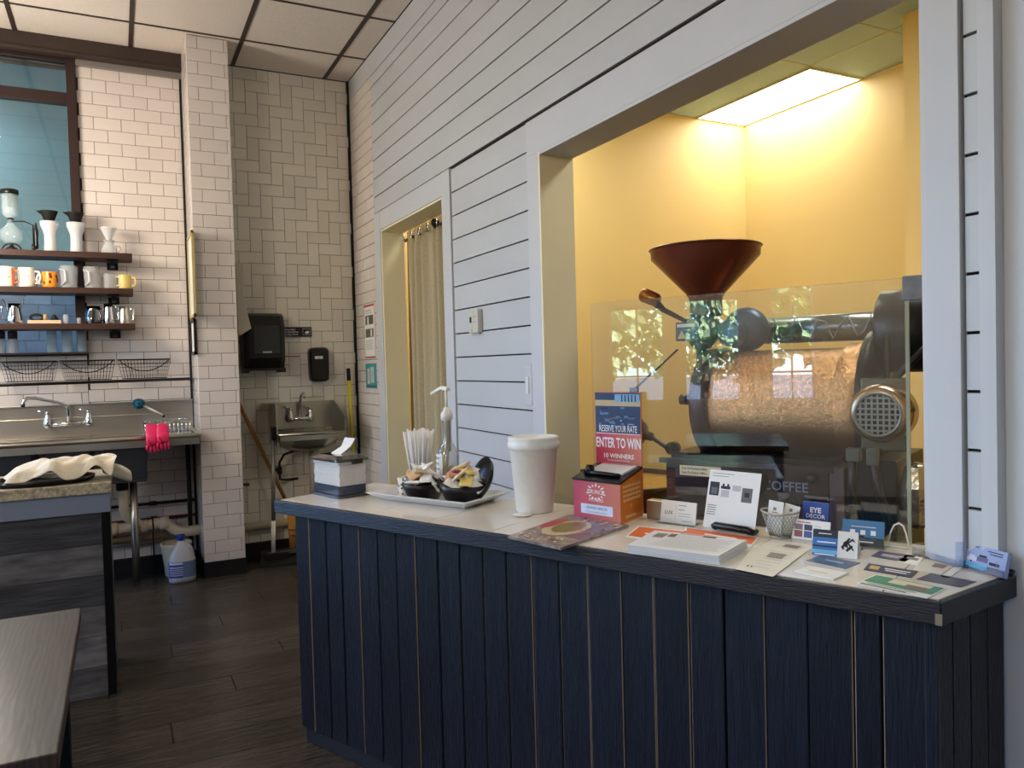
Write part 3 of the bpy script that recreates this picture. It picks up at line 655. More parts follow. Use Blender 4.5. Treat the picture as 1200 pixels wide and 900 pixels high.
# ------------------------------------------------------------ things on the counter (counter frame)
Z1 = Vector((0, 0, 1))
def rotpoly(c, w, d, a):
    ca, sa = math.cos(a), math.sin(a)
    return [(c[0] + x * ca - y * sa, c[1] + x * sa + y * ca) for x, y in ((-w / 2, -d / 2), (w / 2, -d / 2), (w / 2, d / 2), (-w / 2, d / 2))]
def rounded(c, w, d, a, r, k=4):
    ca, sa = math.cos(a), math.sin(a); out = []
    for sx, sy, a0 in ((1, 1, 0), (-1, 1, 90), (-1, -1, 180), (1, -1, 270)):
        for i in range(k + 1):
            an = R(a0 + 90 * i / k); x = sx * (w / 2 - r) + r * math.cos(an); y = sy * (d / 2 - r) + r * math.sin(an)
            out.append((c[0] + x * ca - y * sa, c[1] + x * sa + y * ca))
    return out
def ring(P, z): return [(x, y, z) for x, y in P]
# napkin dispenser
A = R(-8); c = (.112, .205)
t = thing('napkin_dispenser', 'clear plastic napkin dispenser with grey lid on the counter end', 'dispenser', (c[0], c[1], TOP), 'C')
clearp = thin_glass('clear_box_plastic', (.97, .98, .99), 1.2, 1.5)
b = MB(); b.loft([ring(rounded(c, .200, .128, A, .02), TOP + .008), ring(rounded(c, .205, .133, A, .02), TOP + .130)], False); part('box', b, clearp, t)
part('base', MB().loft([ring(rounded(c, .204, .132, A, .02), TOP), ring(rounded(c, .204, .132, A, .02), TOP + .009)]), mat('grey_plastic', (70, 72, 78), .35), t)
part('spring_plate', MB().loft([ring(rounded(c, .185, .115, A, .015), TOP + .012), ring(rounded(c, .185, .115, A, .015), TOP + .040)]), mat('navy_plastic', (62, 66, 82), .4), t)
part('lid', MB().loft([ring(rounded(c, .208, .136, A, .02), TOP + .128), ring(rounded(c, .206, .134, A, .02), TOP + .136), ring(rounded(c, .150, .09, A, .02), TOP + .148)]), thin_glass('smoke_plastic', (.55, .55, .56), 1.5), t)
b = MB()
for k in range(16): z = TOP + .042 + k * .0052; j = random.uniform(-.002, .002); b.loft([ring(rotpoly((c[0] + j, c[1] + j), .176, .106, A), z), ring(rotpoly((c[0] + j, c[1] + j), .178, .108, A), z + .0046)])
part('napkin_stack', b, mat('napkin_paper', (236, 232, 226), .8), t)
part('lid_latch', MB().box((.19, .19, TOP + .118), (.212, .23, TOP + .134)), black, t)
o = MB(); P0 = [(.06, .19), (.15, .175), (.16, .21), (.07, .225)]
o.add([(.065, .20, TOP + .145), (.135, .19, TOP + .145), (.165, .215, TOP + .175), (.185, .222, TOP + .205), (.115, .232, TOP + .205), (.10, .225, TOP + .172)], [(0, 1, 2, 5), (5, 2, 3, 4)])
o.build('napkin', mat('napkin_paper', (236, 232, 226), .8), None, (.12, .21, TOP + .145), 'C', solid=.0012, label='white paper napkin sticking up out of the grey dispenser lid', cat='napkin')
# tray
cr = [(.300, .160), (.748, .180), (.728, .440), (.290, .425)]
def inset(P, d):
    cx = sum(p[0] for p in P) / 4; cy = sum(p[1] for p in P) / 4; return [(x + math.copysign(d, cx - x), y + math.copysign(d, cy - y)) for x, y in P]
trz = TOP + .012
t = MB(); t.loft([ring(inset(cr, .045), TOP + .001), ring(inset(cr, .003), TOP + .026), ring(cr, TOP + .029), ring(inset(cr, .012), TOP + .029), ring(inset(cr, .050), TOP + .006)])
t.build('serving_tray', mat('white_melamine', (230, 231, 236), .2), None, (.52, .30, TOP), 'C', label='white square melamine tray holding sugar bowls and straws', cat='tray', bevel=.002)
trz = TOP + .0062
# bowls and packets
def bowl(c, r, h, lab, nm='sugar_bowl'):
    t = thing(nm, lab, 'bowl', (c[0], c[1], trz), 'C', 'black bowls on the white tray')
    part('bowl', MB().lathe([(r * .62, 0), (r * .72, .004), (r * .93, h * .72), (r * .97, h * .74), (r, h), (r * .96, h), (r * .88, h * .6), (r * .6, .01), (0, .008)], (c[0], c[1], trz), 36, caps=False), black, t)
    return t
b1 = (.485, .262); b2 = (.655, .275)
bowl(b1, .074, .058, 'left black round bowl filled with white and tan packets'); bowl(b2, .078, .062, 'right black round bowl heaped with white, pink and tan packets')
pk = {}
def packet(c, r, z, col, i, lab, grp):
    if col not in pk:
        b = MB(); w, d, h = .030, .021, .005; b.smooth = False
        b.loft([[(-w, -d, 0), (w, -d, 0), (w, d, 0), (-w, d, 0)], [(-w * .8, -d * .75, h), (w * .8, -d * .75, h), (w * .8, d * .75, h), (-w * .8, d * .75, h)]]); b.loft([[(-w * .8, -d * .75, -h), (w * .8, -d * .75, -h), (w * .8, d * .75, -h), (-w * .8, d * .75, -h)], [(-w, -d, 0), (w, -d, 0), (w, d, 0), (-w, d, 0)]])
        if col == 'white': 
            mm = mat('white_packet', (236, 234, 230), .6)
        else: mm = mat(col + '_packet', dict(pink=(222, 140, 170), yellow=(232, 208, 120), tan=(206, 168, 128), cream=(232, 216, 184), peach=(228, 170, 130))[col], .6)
        o = b.build('sugar_packet', mm, None, (0, 0, 0), 'C'); pk[col] = o; first = True
    else:
        o = pk[col].copy(); COL.objects.link(o)
    o.matrix_world = CM @ Matrix.Translation((c[0] + r * math.cos(i * 2.4), c[1] + r * math.sin(i * 2.4), z)) @ Matrix.Rotation(i * 1.7, 4, 'Z') @ Matrix.Rotation(random.uniform(-.8, .8), 4, 'X') @ Matrix.Rotation(random.uniform(-.7, .7), 4, 'Y')
    tagp(o, lab, 'packet', grp)
def heap(c, cols, side, z0, R0):
    n = len(cols)
    for i, col in enumerate(cols):
        f = i / n; packet(c, R0 * (1 - f) ** .6, z0 + .058 * f, col, i, '%s paper packet in the %s black bowl on the tray' % (col, side), '%s packets in the %s bowl' % (col, side))
heap(b1, ['white', 'tan', 'white', 'white', 'tan', 'white', 'white', 'tan', 'white', 'white', 'cream', 'white', 'white', 'white'], 'left', trz + .056, .05)
heap(b2, ['white', 'peach', 'white', 'tan', 'white', 'yellow', 'white', 'peach', 'white', 'pink', 'cream', 'white', 'pink', 'yellow', 'pink', 'cream'], 'right', trz + .062, .052)
t = MB().lathe([(0, 0), (.05, .004), (.074, .018), (.080, .032), (.077, .032), (.07, .02), (.045, .009), (0, .006)], (.690, .352, trz + .060), 32, (-.42, -.80, .42), False)
t.build('round_lid', black, None, (.69, .352, trz), 'C', label='black round bowl lid standing upright behind the right bowl', cat='lid')
# small cup and glass by the left bowl
def pix_at(px, py, z=TOP): return K(px, py, z)
c = (.365, .285)
t = thing('paper_cup', 'small white cup with dark spots beside the left black bowl', 'cup', (c[0], c[1], trz), 'C')
cp_ = part('cup', MB().lathe([(.020, 0), (.024, .062), (.0225, .062), (.019, .003), (0, .003)], (c[0], c[1], trz), 24, caps=False), paper, t)
b = MB()
for k in range(12):
    a = R(200 + random.uniform(0, 140)); z = trz + .008 + k * .004; rr = .0226 + .0015; p = Vector((c[0] + rr * math.cos(a), c[1] + rr * math.sin(a), z)); u = Vector((-math.sin(a), math.cos(a), 0)) * .003
    b.add([p - u - Z1 * .003, p + u - Z1 * .003, p + u + Z1 * .003, p - u + Z1 * .003], [(0, 1, 2, 3)])
part('spots', b, ink, cp_)
c = (.41, .262)
t = thing('stirrer_glass', 'small clear glass with metal clips beside the left black bowl', 'glass', (c[0], c[1], trz), 'C')
part('glass', MB().lathe([(.019, 0), (.021, .068), (.0195, .068), (.0175, .004), (0, .004)], (c[0], c[1], trz), 20, caps=False), thin_glass('thin_clear', (.9, .93, .93), 1.4), t)
for k in range(4): part('clip', MB().tube([(c[0] - .008 + .005 * k, c[1], trz + .006), (c[0] - .012 + .008 * k, c[1] - .004, trz + .076), (c[0] - .008 + .008 * k, c[1] + .006, trz + .072)], .0022, 5), chrome, t)
# straws
c = (.345, .380)
t = thing('straw_cup', 'white cup packed with paper-wrapped straws at the tray corner', 'cup', (c[0], c[1], trz), 'C')
part('cup', MB().lathe([(.032, 0), (.040, .055), (.038, .055), (.030, .004), (0, .004)], (c[0], c[1], trz), 28, caps=False), paper, t)
s0 = None
for k in range(30):
    a = k * 2.4; rr = .005 + .030 * (k / 30) ** .5
    if s0 is None:
        s0 = MB().cyl((0, 0, 0), (0, 0, .208), .0038, .0038, 6).build('wrapped_straw', mat('straw_wrapper', (236, 234, 232), .6, rnd=.04), None, (0, 0, 0), 'C'); o = s0
    else: o = s0.copy(); COL.objects.link(o)
    o.matrix_world = CM @ Matrix.Translation((c[0] + rr * .72 * math.cos(a), c[1] + rr * .72 * math.sin(a), trz + .006 + random.uniform(0, .014))) @ Matrix.Rotation(.16 * rr / .035, 4, Vector((-math.sin(a), math.cos(a), 0))) @ Matrix.Rotation(a, 4, 'Z')
    tagp(o, 'white paper-wrapped straw standing in the white cup on the tray', 'straw', 'wrapped straws in the white cup')
# syrup bottle with pump
c = (.478, .392); z = trz
t = thing('syrup_bottle', 'clear syrup bottle with tall white pump and written label', 'bottle', (c[0], c[1], z), 'C')
part('bottle', MB().lathe([(.036, 0), (.040, .006), (.040, .132), (.034, .155), (.019, .178), (.0165, .19), (.0165, .25), (.018, .252), (.018, .262), (.014, .262), (.014, .19), (.031, .153), (.037, .13), (.037, .01), (0, .008)], (c[0], c[1], z), 30, caps=False), thin_glass('bottle_glass', (.95, .96, .94), 2.0), t)
part('syrup', MB().lathe([(.0355, .010), (.0355, .095), (0, .095)], (c[0], c[1], z), 24), mat('amber_syrup', (190, 176, 142), .3), t)
part('pump_tube', MB().cyl((c[0], c[1], z + .03), (c[0], c[1], z + .26), .0045), white_pl, t)
part('pump_collar', MB().lathe([(.0125, .15), (.0125, .258), (.021, .262), (.021, .282), (.013, .292), (.009, .305)], (c[0], c[1], z), 20), white_pl, t)
part('pump_stem', MB().cyl((c[0], c[1], z + .30), (c[0], c[1], z + .365), .0055), white_pl, t)
part('pump_spout', MB().loft([[(c[0] + x, c[1] + y, z + h) for x, y, h in ((.012, -.010, .362), (.014, .010, .362), (.012, .010, .376), (.012, -.010, .376))], [(c[0] + x, c[1] + y, z + h) for x, y, h in ((-.02, -.009, .366), (-.02, .009, .366), (-.02, .009, .380), (-.02, -.009, .380))], [(c[0] + x, c[1] + y, z + h) for x, y, h in ((-.075, -.005, .346), (-.075, .003, .346), (-.075, .003, .356), (-.075, -.005, .356))]]), white_pl, t, bevel=.003)
b = MB(); n_ = 8
b.loft([[(c[0] + .0408 * math.cos(R(215 + 70 * k / n_)), c[1] + .0408 * math.sin(R(215 + 70 * k / n_)), z + h) for k in range(n_ + 1)] for h in (.062, .142)], False, False)
lb = part('paper_label', b, paper, t)
a = R(250); e = Vector((math.cos(a), math.sin(a), 0)); xx = Vector((-e.y, e.x, 0))
for k, w_ in enumerate(('Simple', 'syrup', 'for tea', '& coffee')):
    text(w_, lb, Vector((c[0], c[1], z + .126 - k * .019)) + e * .0425, xx, Z1, .014, ink, bold=.01)
# foam cup
c = (.915, .318)
t = thing('foam_cup', 'tall white foam cup with lid between tray and ballot box', 'cup', (c[0], c[1], TOP), 'C')
foam = mat('white_foam', (232, 228, 220), .7, noise=(60, .04), bump=(120, .15))
part('cup', MB().lathe([(.055, 0), (.058, .003), (.074, .196), (.077, .198)], (c[0], c[1], TOP), 48), foam, t)
part('lid', MB().lathe([(.079, .196), (.081, .200), (.081, .214), (.077, .218), (.079, .226), (.078, .232), (.070, .233), (.066, .226), (0, .226)], (c[0], c[1], TOP), 48), white_pl, t)
part('crumpled_napkin', MB().lathe([(.0, 0), (.03, .002), (.022, .008), (0, .011)], (c[0] - .01, c[1] - .075, TOP), 7, smooth=False), paper, t) if 0 else None
b = MB().lathe([(0, 0), (.022, .001), (.03, .004), (.012, .007), (0, .009)], (.93, .235, TOP), 9, caps=False, smooth=False)
b.build('crumpled_tissue', paper, None, (.93, .235, TOP), 'C', label='scrap of crumpled white tissue in front of the foam cup', cat='tissue')
# ballot box
pa, pb_, pc, pd = (1.075, .298), (1.246, .278), (1.236, .422), (1.070, .436)
t = thing('ballot_box', 'pink and orange cardboard entry box with a poster board behind', 'box', (1.16, .35, TOP), 'C')
def grad(name, ca, cb, ax='X', lo=0, hi=1):
    m = mat(name, ca, .4); n = m.node_tree; b = n.nodes['Principled BSDF']; tc = n.nodes.new('ShaderNodeTexCoord'); sp = n.nodes.new('ShaderNodeSeparateXYZ'); mr = n.nodes.new('ShaderNodeMapRange'); mx = n.nodes.new('ShaderNodeMixRGB')
    n.links.new(tc.outputs['Object'], sp.inputs[0]); n.links.new(sp.outputs[ax], mr.inputs['Value']); mr.inputs['From Min'].default_value = lo; mr.inputs['From Max'].default_value = hi
    mx.inputs[1].default_value = (*lin(ca), 1); mx.inputs[2].default_value = (*lin(cb), 1); n.links.new(mr.outputs[0], mx.inputs[0]); n.links.new(mx.outputs[0], b.inputs['Base Color']); return m
pinkg = grad('pink_to_orange_print', (186, 62, 98), (204, 126, 104), 'X', -.09, .09); orange = mat('orange_print', (220, 124, 30), .4)
z0, zf, zb = TOP, TOP + .112, TOP + .140
b = MB(); V_ = [(*pa, z0), (*pb_, z0), (*pc, z0), (*pd, z0), (*pa, zf), (*pb_, zf), (*pc, zb), (*pd, zb)]
b.cur = 0; b.add(V_, [(0, 1, 5, 4), (3, 2, 1, 0), (2, 3, 7, 6), (3, 0, 4, 7)]); b.cur = 1; b.add(V_, [(1, 2, 6, 5)]); 
bxo = part('carton', b, [pinkg, orange], t)
e = .002
part('top_panel', MB().loft([[(pa[0] - e, pa[1] - e, zf), (pb_[0] + e, pb_[1] - e, zf), (pc[0] + e, pc[1], zb), (pd[0] - e, pd[1], zb)], [(pa[0] - e, pa[1] - e, zf + .006), (pb_[0] + e, pb_[1] - e, zf + .006), (pc[0] + e, pc[1], zb + .006), (pd[0] - e, pd[1], zb + .006)]]), black, t)
X = Vector((pb_[0] - pa[0], pb_[1] - pa[1], 0)); L = X.length; X.normalize()
po = Vector((pa[0], pa[1], z0)); wh = mat('white_print', (238, 236, 240), .5)
prints(bxo, po, X, Z1, [(.028, .018, .145, .046, 0), (.045, .024, .125, .0252, 1), (.05, .021, .12, .0218, 1)], [mat('pale_sticker', (214, 226, 250), .4), greyink])
text('CRUNCH HEALTH', bxo, po + X * .086 + Z1 * .033, X, Z1, .0105, ink, bold=.006, sx=.9)
text('CRUNCH', bxo, po + X * .085 + Z1 * .078, X, Z1, .0165, wh, bold=.008, sx=.9)
text('FITNESS', bxo, po + X * .085 + Z1 * .056, X, Z1, .013, wh, bold=.004, sx=1.15)
b = MB(); Nn = X.cross(Z1)
for k in range(14):   # burst round the emblem
    a = R(k * 360 / 14 + 12); r0, r1 = .019, .026 + .003 * (k % 2); cc = po + X * .085 + Z1 * .083 + Nn * .0006
    def pp(aa, r): return cc + X * (math.cos(aa) * r * 1.25) + Z1 * (math.sin(aa) * r * .85)
    b.add([pp(a - .12, r0), pp(a + .12, r0), pp(a + .06, r1), pp(a - .06, r1)], [(0, 1, 2, 3)])
part('emblem_burst', b, wh, bxo)
X2 = Vector((pc[0] - pb_[0], pc[1] - pb_[1], 0)).normalized(); po2 = Vector((pb_[0], pb_[1], z0)); rr = []
for k in range(4):
    u = .016
    while u < .125: w_ = random.uniform(.008, .02); rr.append((u, .098 - k * .013 + .02 * 0, min(u + w_, .13), .106 - k * .013, 0)); u += w_ + .003
rr += [(.058, .036, .062, .046, 0), (.066, .036, .070, .046, 0), (.058, .046, .070, .049, 0), (.03, .012, .10, .019, 0)]
prints(bxo, po2, X2, Z1 + X2 * 0, rr, [mat('pale_orange_print', (240, 190, 130), .5)])
# the poster board
pz = TOP + .004; q0 = Vector((1.066, .440, pz)); q1 = Vector((1.234, .426, pz)); PX = (q1 - q0).normalized(); PL = (q1 - q0).length; PN = PX.cross(Z1)
b = MB(); bk = -PN * .004; H_ = .36
b.loft([[q0, q1, q1 + bk, q0 + bk], [q0 + Z1 * H_, q1 + Z1 * H_, q1 + Z1 * H_ + bk, q0 + Z1 * H_ + bk]]); pbd = part('poster_board', b, [grad('board_print', (190, 50, 96), (206, 128, 104), 'X', -.09, .09)], t)
rect = [(0.002, .236, PL - .002, H_ - .002, 0), (.002, .318, PL - .002, .336, 2), (.075, .330, PL - .004, .354, 1), (.02, .200, .02, .200, 0)]
for k in range(26): u = random.uniform(.006, PL - .03); v = random.uniform(.24, .31); rect.append((u, v, u + random.uniform(.006, .024), v + random.uniform(.002, .007), random.choice([1, 3, 4, 4, 5])))
for k in range(5): rect.append((.10 + k * .012, .332, .104 + k * .012, .352, 5))
prints(pbd, q0, PX, Z1, rect, [mat('navy_photo', (38, 58, 98), .4), mat('pale_blue_photo', (126, 172, 214), .4), mat('sand_photo', (196, 176, 140), .4), mat('brown_photo', (112, 84, 96), .4), mat('mid_blue_photo', (84, 118, 166), .4), mat('dark_photo', (24, 32, 56), .4)])
text('RESERVE YOUR RATE', pbd, q0 + PX * (PL / 2) + Z1 * .240, PX, Z1, .028, wh, bold=.006, sx=.53)
prints(pbd, q0, PX, Z1, [(.004, .233, PL - .004, .236, 0)], [mat('pale_pink_line', (232, 190, 200), .5)], lift=.0010)
text('ENTER TO WIN', pbd, q0 + PX * (PL / 2) + Z1 * .192, PX, Z1, .042, wh, bold=.025, sx=.56)
text('10 WINNERS', pbd, q0 + PX * (PL / 2) + Z1 * .160, PX, Z1, .019, wh, bold=.02, sx=1.05)
text('TO BE ANNOUNCED', pbd, q0 + PX * (PL / 2) + Z1 * .150, PX, Z1, .008, wh, sx=1.1)
# pad, pen on the box
sl = Vector(((pd[0] - pa[0]), (pd[1] - pa[1]), zb - zf)).normalized()
def ontop(u, v, h=.0065): return Vector((pa[0], pa[1], zf)) + X * u + sl * v + Z1 * h
b = MB(); P = [ontop(.025, .055), ontop(.150, .055), ontop(.160, .128), ontop(.035, .128)]; b.loft([P, [p + Z1 * .006 for p in P]])
o = b.build('entry_pad', paper, None, tuple(ontop(.09, .09)), 'C', label='pad of white entry slips lying on the sloping box top', cat='notepad')
prints(o, P[3] + Z1 * .0062, X, sl, [(.004, -.008, .115, -.004, 0)], [mat('red_rule', (200, 60, 70), .6)])
MB().tube([ontop(.022, .038, .013), ontop(.06, .036, .013), ontop(.15, .036, .012)], [.009, .007, .006], 8).build('marker_pen', black, None, tuple(ontop(.08, .036, .012)), 'C', label='black pen lying across the front edge of the box top', cat='pen')
MB().lathe([(.012, 0), (.014, .012), (.010, .024)], tuple(ontop(.035, .045, .008)), 12).build('pen_holder', black, None, tuple(ontop(.035, .045, .008)), 'C', label='small black pen cup at the left of the box top', cat='pen holder')
# magazine
mp = [K(595, 631), K(657, 645), K(737, 618), K(668, 605.5)]
def flat(name, P, h, m, label, cat, z=TOP, sag=0, group=None, bev=0):
    cx = sum(p[0] for p in P) / 4; cy = sum(p[1] for p in P) / 4
    b = MB(); b.loft([ring(P, z + .0004), ring(P, z + h)])
    return b.build(name, m, None, (cx, cy, z), 'C', label=label, cat=cat, group=group)
def quadp(P, u, v): # bilinear point, P0->P1 = u, P0->P3 = v
    a = Vector(P[0]) * (1 - u) + Vector(P[1]) * u; b = Vector(P[3]) * (1 - u) + Vector(P[2]) * u; return a * (1 - v) + b * v
def qprint(parent, P, z, rects, mats, name='print'):
    b = MB()
    for i, r in enumerate(rects):
        b.cur = r[4]; b.add([(*quadp(P, u, v), z + .0003 + i * .00003) for u, v in ((r[0], r[1]), (r[2], r[1]), (r[2], r[3]), (r[0], r[3]))], [(0, 1, 2, 3)])
    return b.build(name, mats, parent)
def qdisc(parent, P, z, u, v, ru, rv, m, name='picture', n=20):
    b = MB(); b.add([(*quadp(P, u + ru * math.cos(2 * math.pi * k / n), v + rv * math.sin(2 * math.pi * k / n)), z) for k in range(n)], [tuple(range(n))]); return b.build(name, m, parent)
mg = flat('magazine', mp, .007, mat('magazine_cover', (158, 142, 134), .22, noise=(30, .6, 6), c2=(82, 70, 74)), 'glossy food magazine overhanging the front edge of the counter', 'magazine')
zz = TOP + .007
qdisc(mg, mp, zz + .0004, .42, .55, .30, .30, mat('tart_cream', (206, 190, 152), .3)); qdisc(mg, mp, zz + .0006, .43, .58, .2, .22, mat('tart_brown', (132, 112, 66), .3)); qdisc(mg, mp, zz + .0008, .12, .62, .10, .22, mat('berry_red', (186, 66, 70), .3))
rr = [(.55, .30, .98, .95, 2)]
for k in range(26): u = random.uniform(.05, .75); v = random.uniform(.04, .26); rr.append((u, v, u + .04, v + .03, random.choice([0, 3])))
for k in range(14): u = random.uniform(.35, .95); v = random.uniform(.78, .93); rr.append((u, v, u + .05, v + .05, random.choice([0, 0, 4])))
for k in range(16): u = random.uniform(.58, .95); v = random.uniform(.32, .75); rr.append((u, v, u + .05, v + .02, random.choice([0, 1, 4])))
qprint(mg, mp, zz, rr, [mat('cream_ink', (228, 206, 170), .4), mat('slate_ink', (92, 104, 124), .4), mat('mauve_cover', (120, 98, 108), .3), mat('rust_ink', (150, 74, 50), .4), mat('pink_ink', (214, 120, 130), .4)])
# flyers and papers
orf = mat('orange_flyer', (232, 112, 62), .5)
def printed(o, P, z, rects, extra=()): qprint(o, P, z, rects, [greyink, ink, orf, mat('grey_photo', (138, 126, 120), .5), mat('brown_photo2', (110, 92, 84), .5), mat('lt_grey_ink', (176, 174, 172), .6)])
P = [K(733, 629), K(784, 637), K(806, 623), K(748, 617)]; o = flat('orange_flyer', P, .001, paper, 'orange flyer half hidden at the left behind the paper stack', 'flyer'); qprint(o, P, TOP + .001, [(.03, .1, .98, .95, 0), (.3, .4, .8, .5, 1)], [orf, paper])
P = [K(800, 632), K(876, 646), K(890, 630), K(803, 618)]; o = flat('orange_flyer', P, .001, paper, 'white flyer with orange band behind the paper stack and black clip', 'flyer'); qprint(o, P, TOP + .001, [(.03, .45, .98, .93, 0), (.3, .6, .75, .7, 1)], [orf, paper])
P = [K(736, 649), K(843, 662.5), K(876, 643), K(768, 631)]
b = MB()
for k in range(8): j = random.uniform(-.0012, .0012); Q = [(x + j, y + j) for x, y in P]; b.loft([ring(Q, TOP + .0006 + k * .0026), ring(Q, TOP + .0029 + k * .0026)])
o = b.build('paper_stack', mat('stack_paper', (226, 226, 228), .6), None, ((P[0][0] + P[2][0]) / 2, (P[0][1] + P[2][1]) / 2, TOP), 'C', label='thick stack of white printed sheets at the counter front edge', cat='paper stack')
zt = TOP + .0006 + 8 * .0026 - .0003
Pt = [K(736, 641, zt) if 0 else P[0], P[1], P[2], P[3]]
printed(o, Pt, zt, [(.08, .60, .20, .86, 3), (.22, .70, .30, .90, 4), (.56, .88, .70, .96, 1), (.3, .93, .55, .96, 0)] + [(.32 - .02 * k, .80 - .09 * k, .95 - .1 * random.random(), .815 - .09 * k, 5) for k in range(8)])
flatsheets = [([K(862, 668), K(906, 677), K(944, 648), K(884, 640)], 'white printed form lying in front of the mesh card basket', 0),
              ([K(880, 646), K(930, 655), K(958, 640), K(905, 633)], 'cream printed form partly under another, below the mesh basket', 1)]
for P, lab, k in flatsheets[::-1]:
    o = flat('printed_form', P, .0012, mat('form_paper_%d' % k, (230, 226, 214), .6), lab, 'paper', z=TOP + .0013 * (1 - k)); zz = TOP + .0013 * (1 - k) + .0012
    printed(o, P, zz, [(.25 + .1 * random.random(), .86 - .11 * i, .9 - .2 * random.random(), .87 - .11 * i, 5) for i in range(7)] + [(.2, .15, .24, .2, 1), (.3, .15, .33, .2, 1), (.42, .6, .75, .8, 3)])
# upright cards
def upright(name, a, b_, h, th, lean, m, label, cat, parts=None, org=None, parent=None):
    a = Vector((*a, TOP + .001)); b2 = Vector((*b_, TOP + .001)); Xd = (b2 - a); wd = Xd.length; Xd.normalize(); bk = Vector((-Xd.y, Xd.x, 0)); U = (Z1 * math.cos(R(lean)) + bk * math.sin(R(lean))); Nf = Xd.cross(U)
    g = MB(); g.loft([[a, b2, b2 - Nf * th, a - Nf * th], [a + U * h, b2 + U * h, b2 + U * h - Nf * th, a + U * h - Nf * th]])
    if parent is None: o = g.build(name, m, None, ((a.x + b2.x) / 2, (a.y + b2.y) / 2, TOP), 'C', label=label, cat=cat)
    else: o = g.build(name, m, parent)
    return o, a, Xd, U, Nf, wd
def lid_lines(w, h, n, k=0): return [(w * .1, h * (.85 - .6 * i / n), w * random.uniform(.5, .9), h * (.85 - .6 * i / n) + h * .035, k) for i in range(n)]
# steel block, white business card in holder, sheet with clip
b = MB(); b.box((1.262, .395, TOP), (1.318, .430, TOP + .054)); b.build('steel_block', mat('satin_steel', (170, 160, 144), .3, .9), None, (1.29, .41, TOP), 'C', bevel=.003, label='small square steel block with a dark dot beside the orange box', cat='metal block')
t = thing('card_holder', 'clear holder with white business card right of the steel block', 'card holder', (1.37, .37, TOP), 'C')
part('holder', MB().box((1.318, .352, TOP), (1.43, .395, TOP + .004)).box((1.318, .352, TOP), (1.43, .355, TOP + .018)), acryl, t)
o, a, X_, U_, N_, wd = upright('business_card', (1.318, .372), (1.428, .365), .062, .004, 12, paper, None, None, parent=t)
prints(o, a, X_, U_, [(.055, .05, .08, .0515, 0), (.055, .038, .075, .0395, 0), (.055, .028, .095, .029, 0), (.055, .021, .095, .022, 0), (.048, .01, .0485, .055, 0), (.07, .008, .1, .009, 1)], [greyink, ink]); text('LUX', o, a + X_ * .026 + U_ * .024, X_, U_, .014, ink)
b = MB(); b.box((1.43, .43, TOP), (1.475, .44, TOP + .05)); b.build('blue_card', mat('teal_card', (60, 110, 140), .4), None, (1.45, .435, TOP), 'C', label='teal card standing between white business card and the clipped sheet', cat='card')
t = thing('sheet_stand', 'white information sheet standing in a black clip', 'sign', (1.52, .35, TOP), 'C')
o, a, X_, U_, N_, wd = upright('sheet', (1.448, .372), (1.600, .352), .158, .001, 16, paper, None, None, parent=t)
rr = [(.01, .148, .075, .1495, 0), (.01, .141, .06, .1425, 0), (.006, .088, .035, .125, 1), (.012, .092, .03, .110, 3), (.04, .108, .068, .116, 2), (.044, .116, .050, .122, 2), (.058, .116, .064, .122, 2), (.042, .086, .066, .105, 5), (.075, .105, .10, .12, 5), (.104, .078, .134, .116, 3), (.112, .092, .126, .104, 1)]
rr += [(.006, .06 - .006 * i, .036 - .005 * random.random(), .062 - .006 * i, 0) for i in range(5)]
prints(o, a, X_, U_, rr, [greyink, ink, black, mat('mono_photo', (96, 96, 98), .5), paper, mat('faint_grey', (190, 190, 194), .6)])
part('clip', MB().tube([(1.492, .340, TOP + .012), (1.50, .338, TOP + .016), (1.598, .322, TOP + .016), (1.612, .320, TOP + .010)], [.008, .010, .010, .007], 8).tube([(1.50, .336, TOP + .010), (1.50, .38, TOP + .006)], .006, 6).tube([(1.595, .322, TOP + .010), (1.60, .37, TOP + .006)], .006, 6), black, t)
# mesh basket with cards
c = (1.662, .365)
t = thing('mesh_basket', 'small silver wire mesh basket holding white cards', 'basket', (c[0], c[1], TOP), 'C')
meshm = mat('silver_mesh', (172, 168, 158), .4, .6); b = MB(); nk = 26
for k in range(nk):
    for s_ in (1, -1):
        a0 = 2 * math.pi * k / nk; pts = [(c[0] + (.026 + .018 * j / 4) * math.cos(a0 + s_ * j * .22), c[1] + (.020 + .012 * j / 4) * math.sin(a0 + s_ * j * .22), TOP + .002 + .056 * j / 4) for j in range(5)]
        b.tube(pts, .0009, 4)
part('mesh', b, meshm, t, kind='stuff')
part('rim', MB().tube([(c[0] + .046 * math.cos(2 * math.pi * k / 24), c[1] + .034 * math.sin(2 * math.pi * k / 24), TOP + .060 + .006 * abs(math.cos(2 * math.pi * k / 24))) for k in range(24)], .003, 6, True), meshm, t)
part('foot', MB().lathe([(.026, 0), (.027, .004)], (c[0], c[1], TOP), 24), meshm, t)
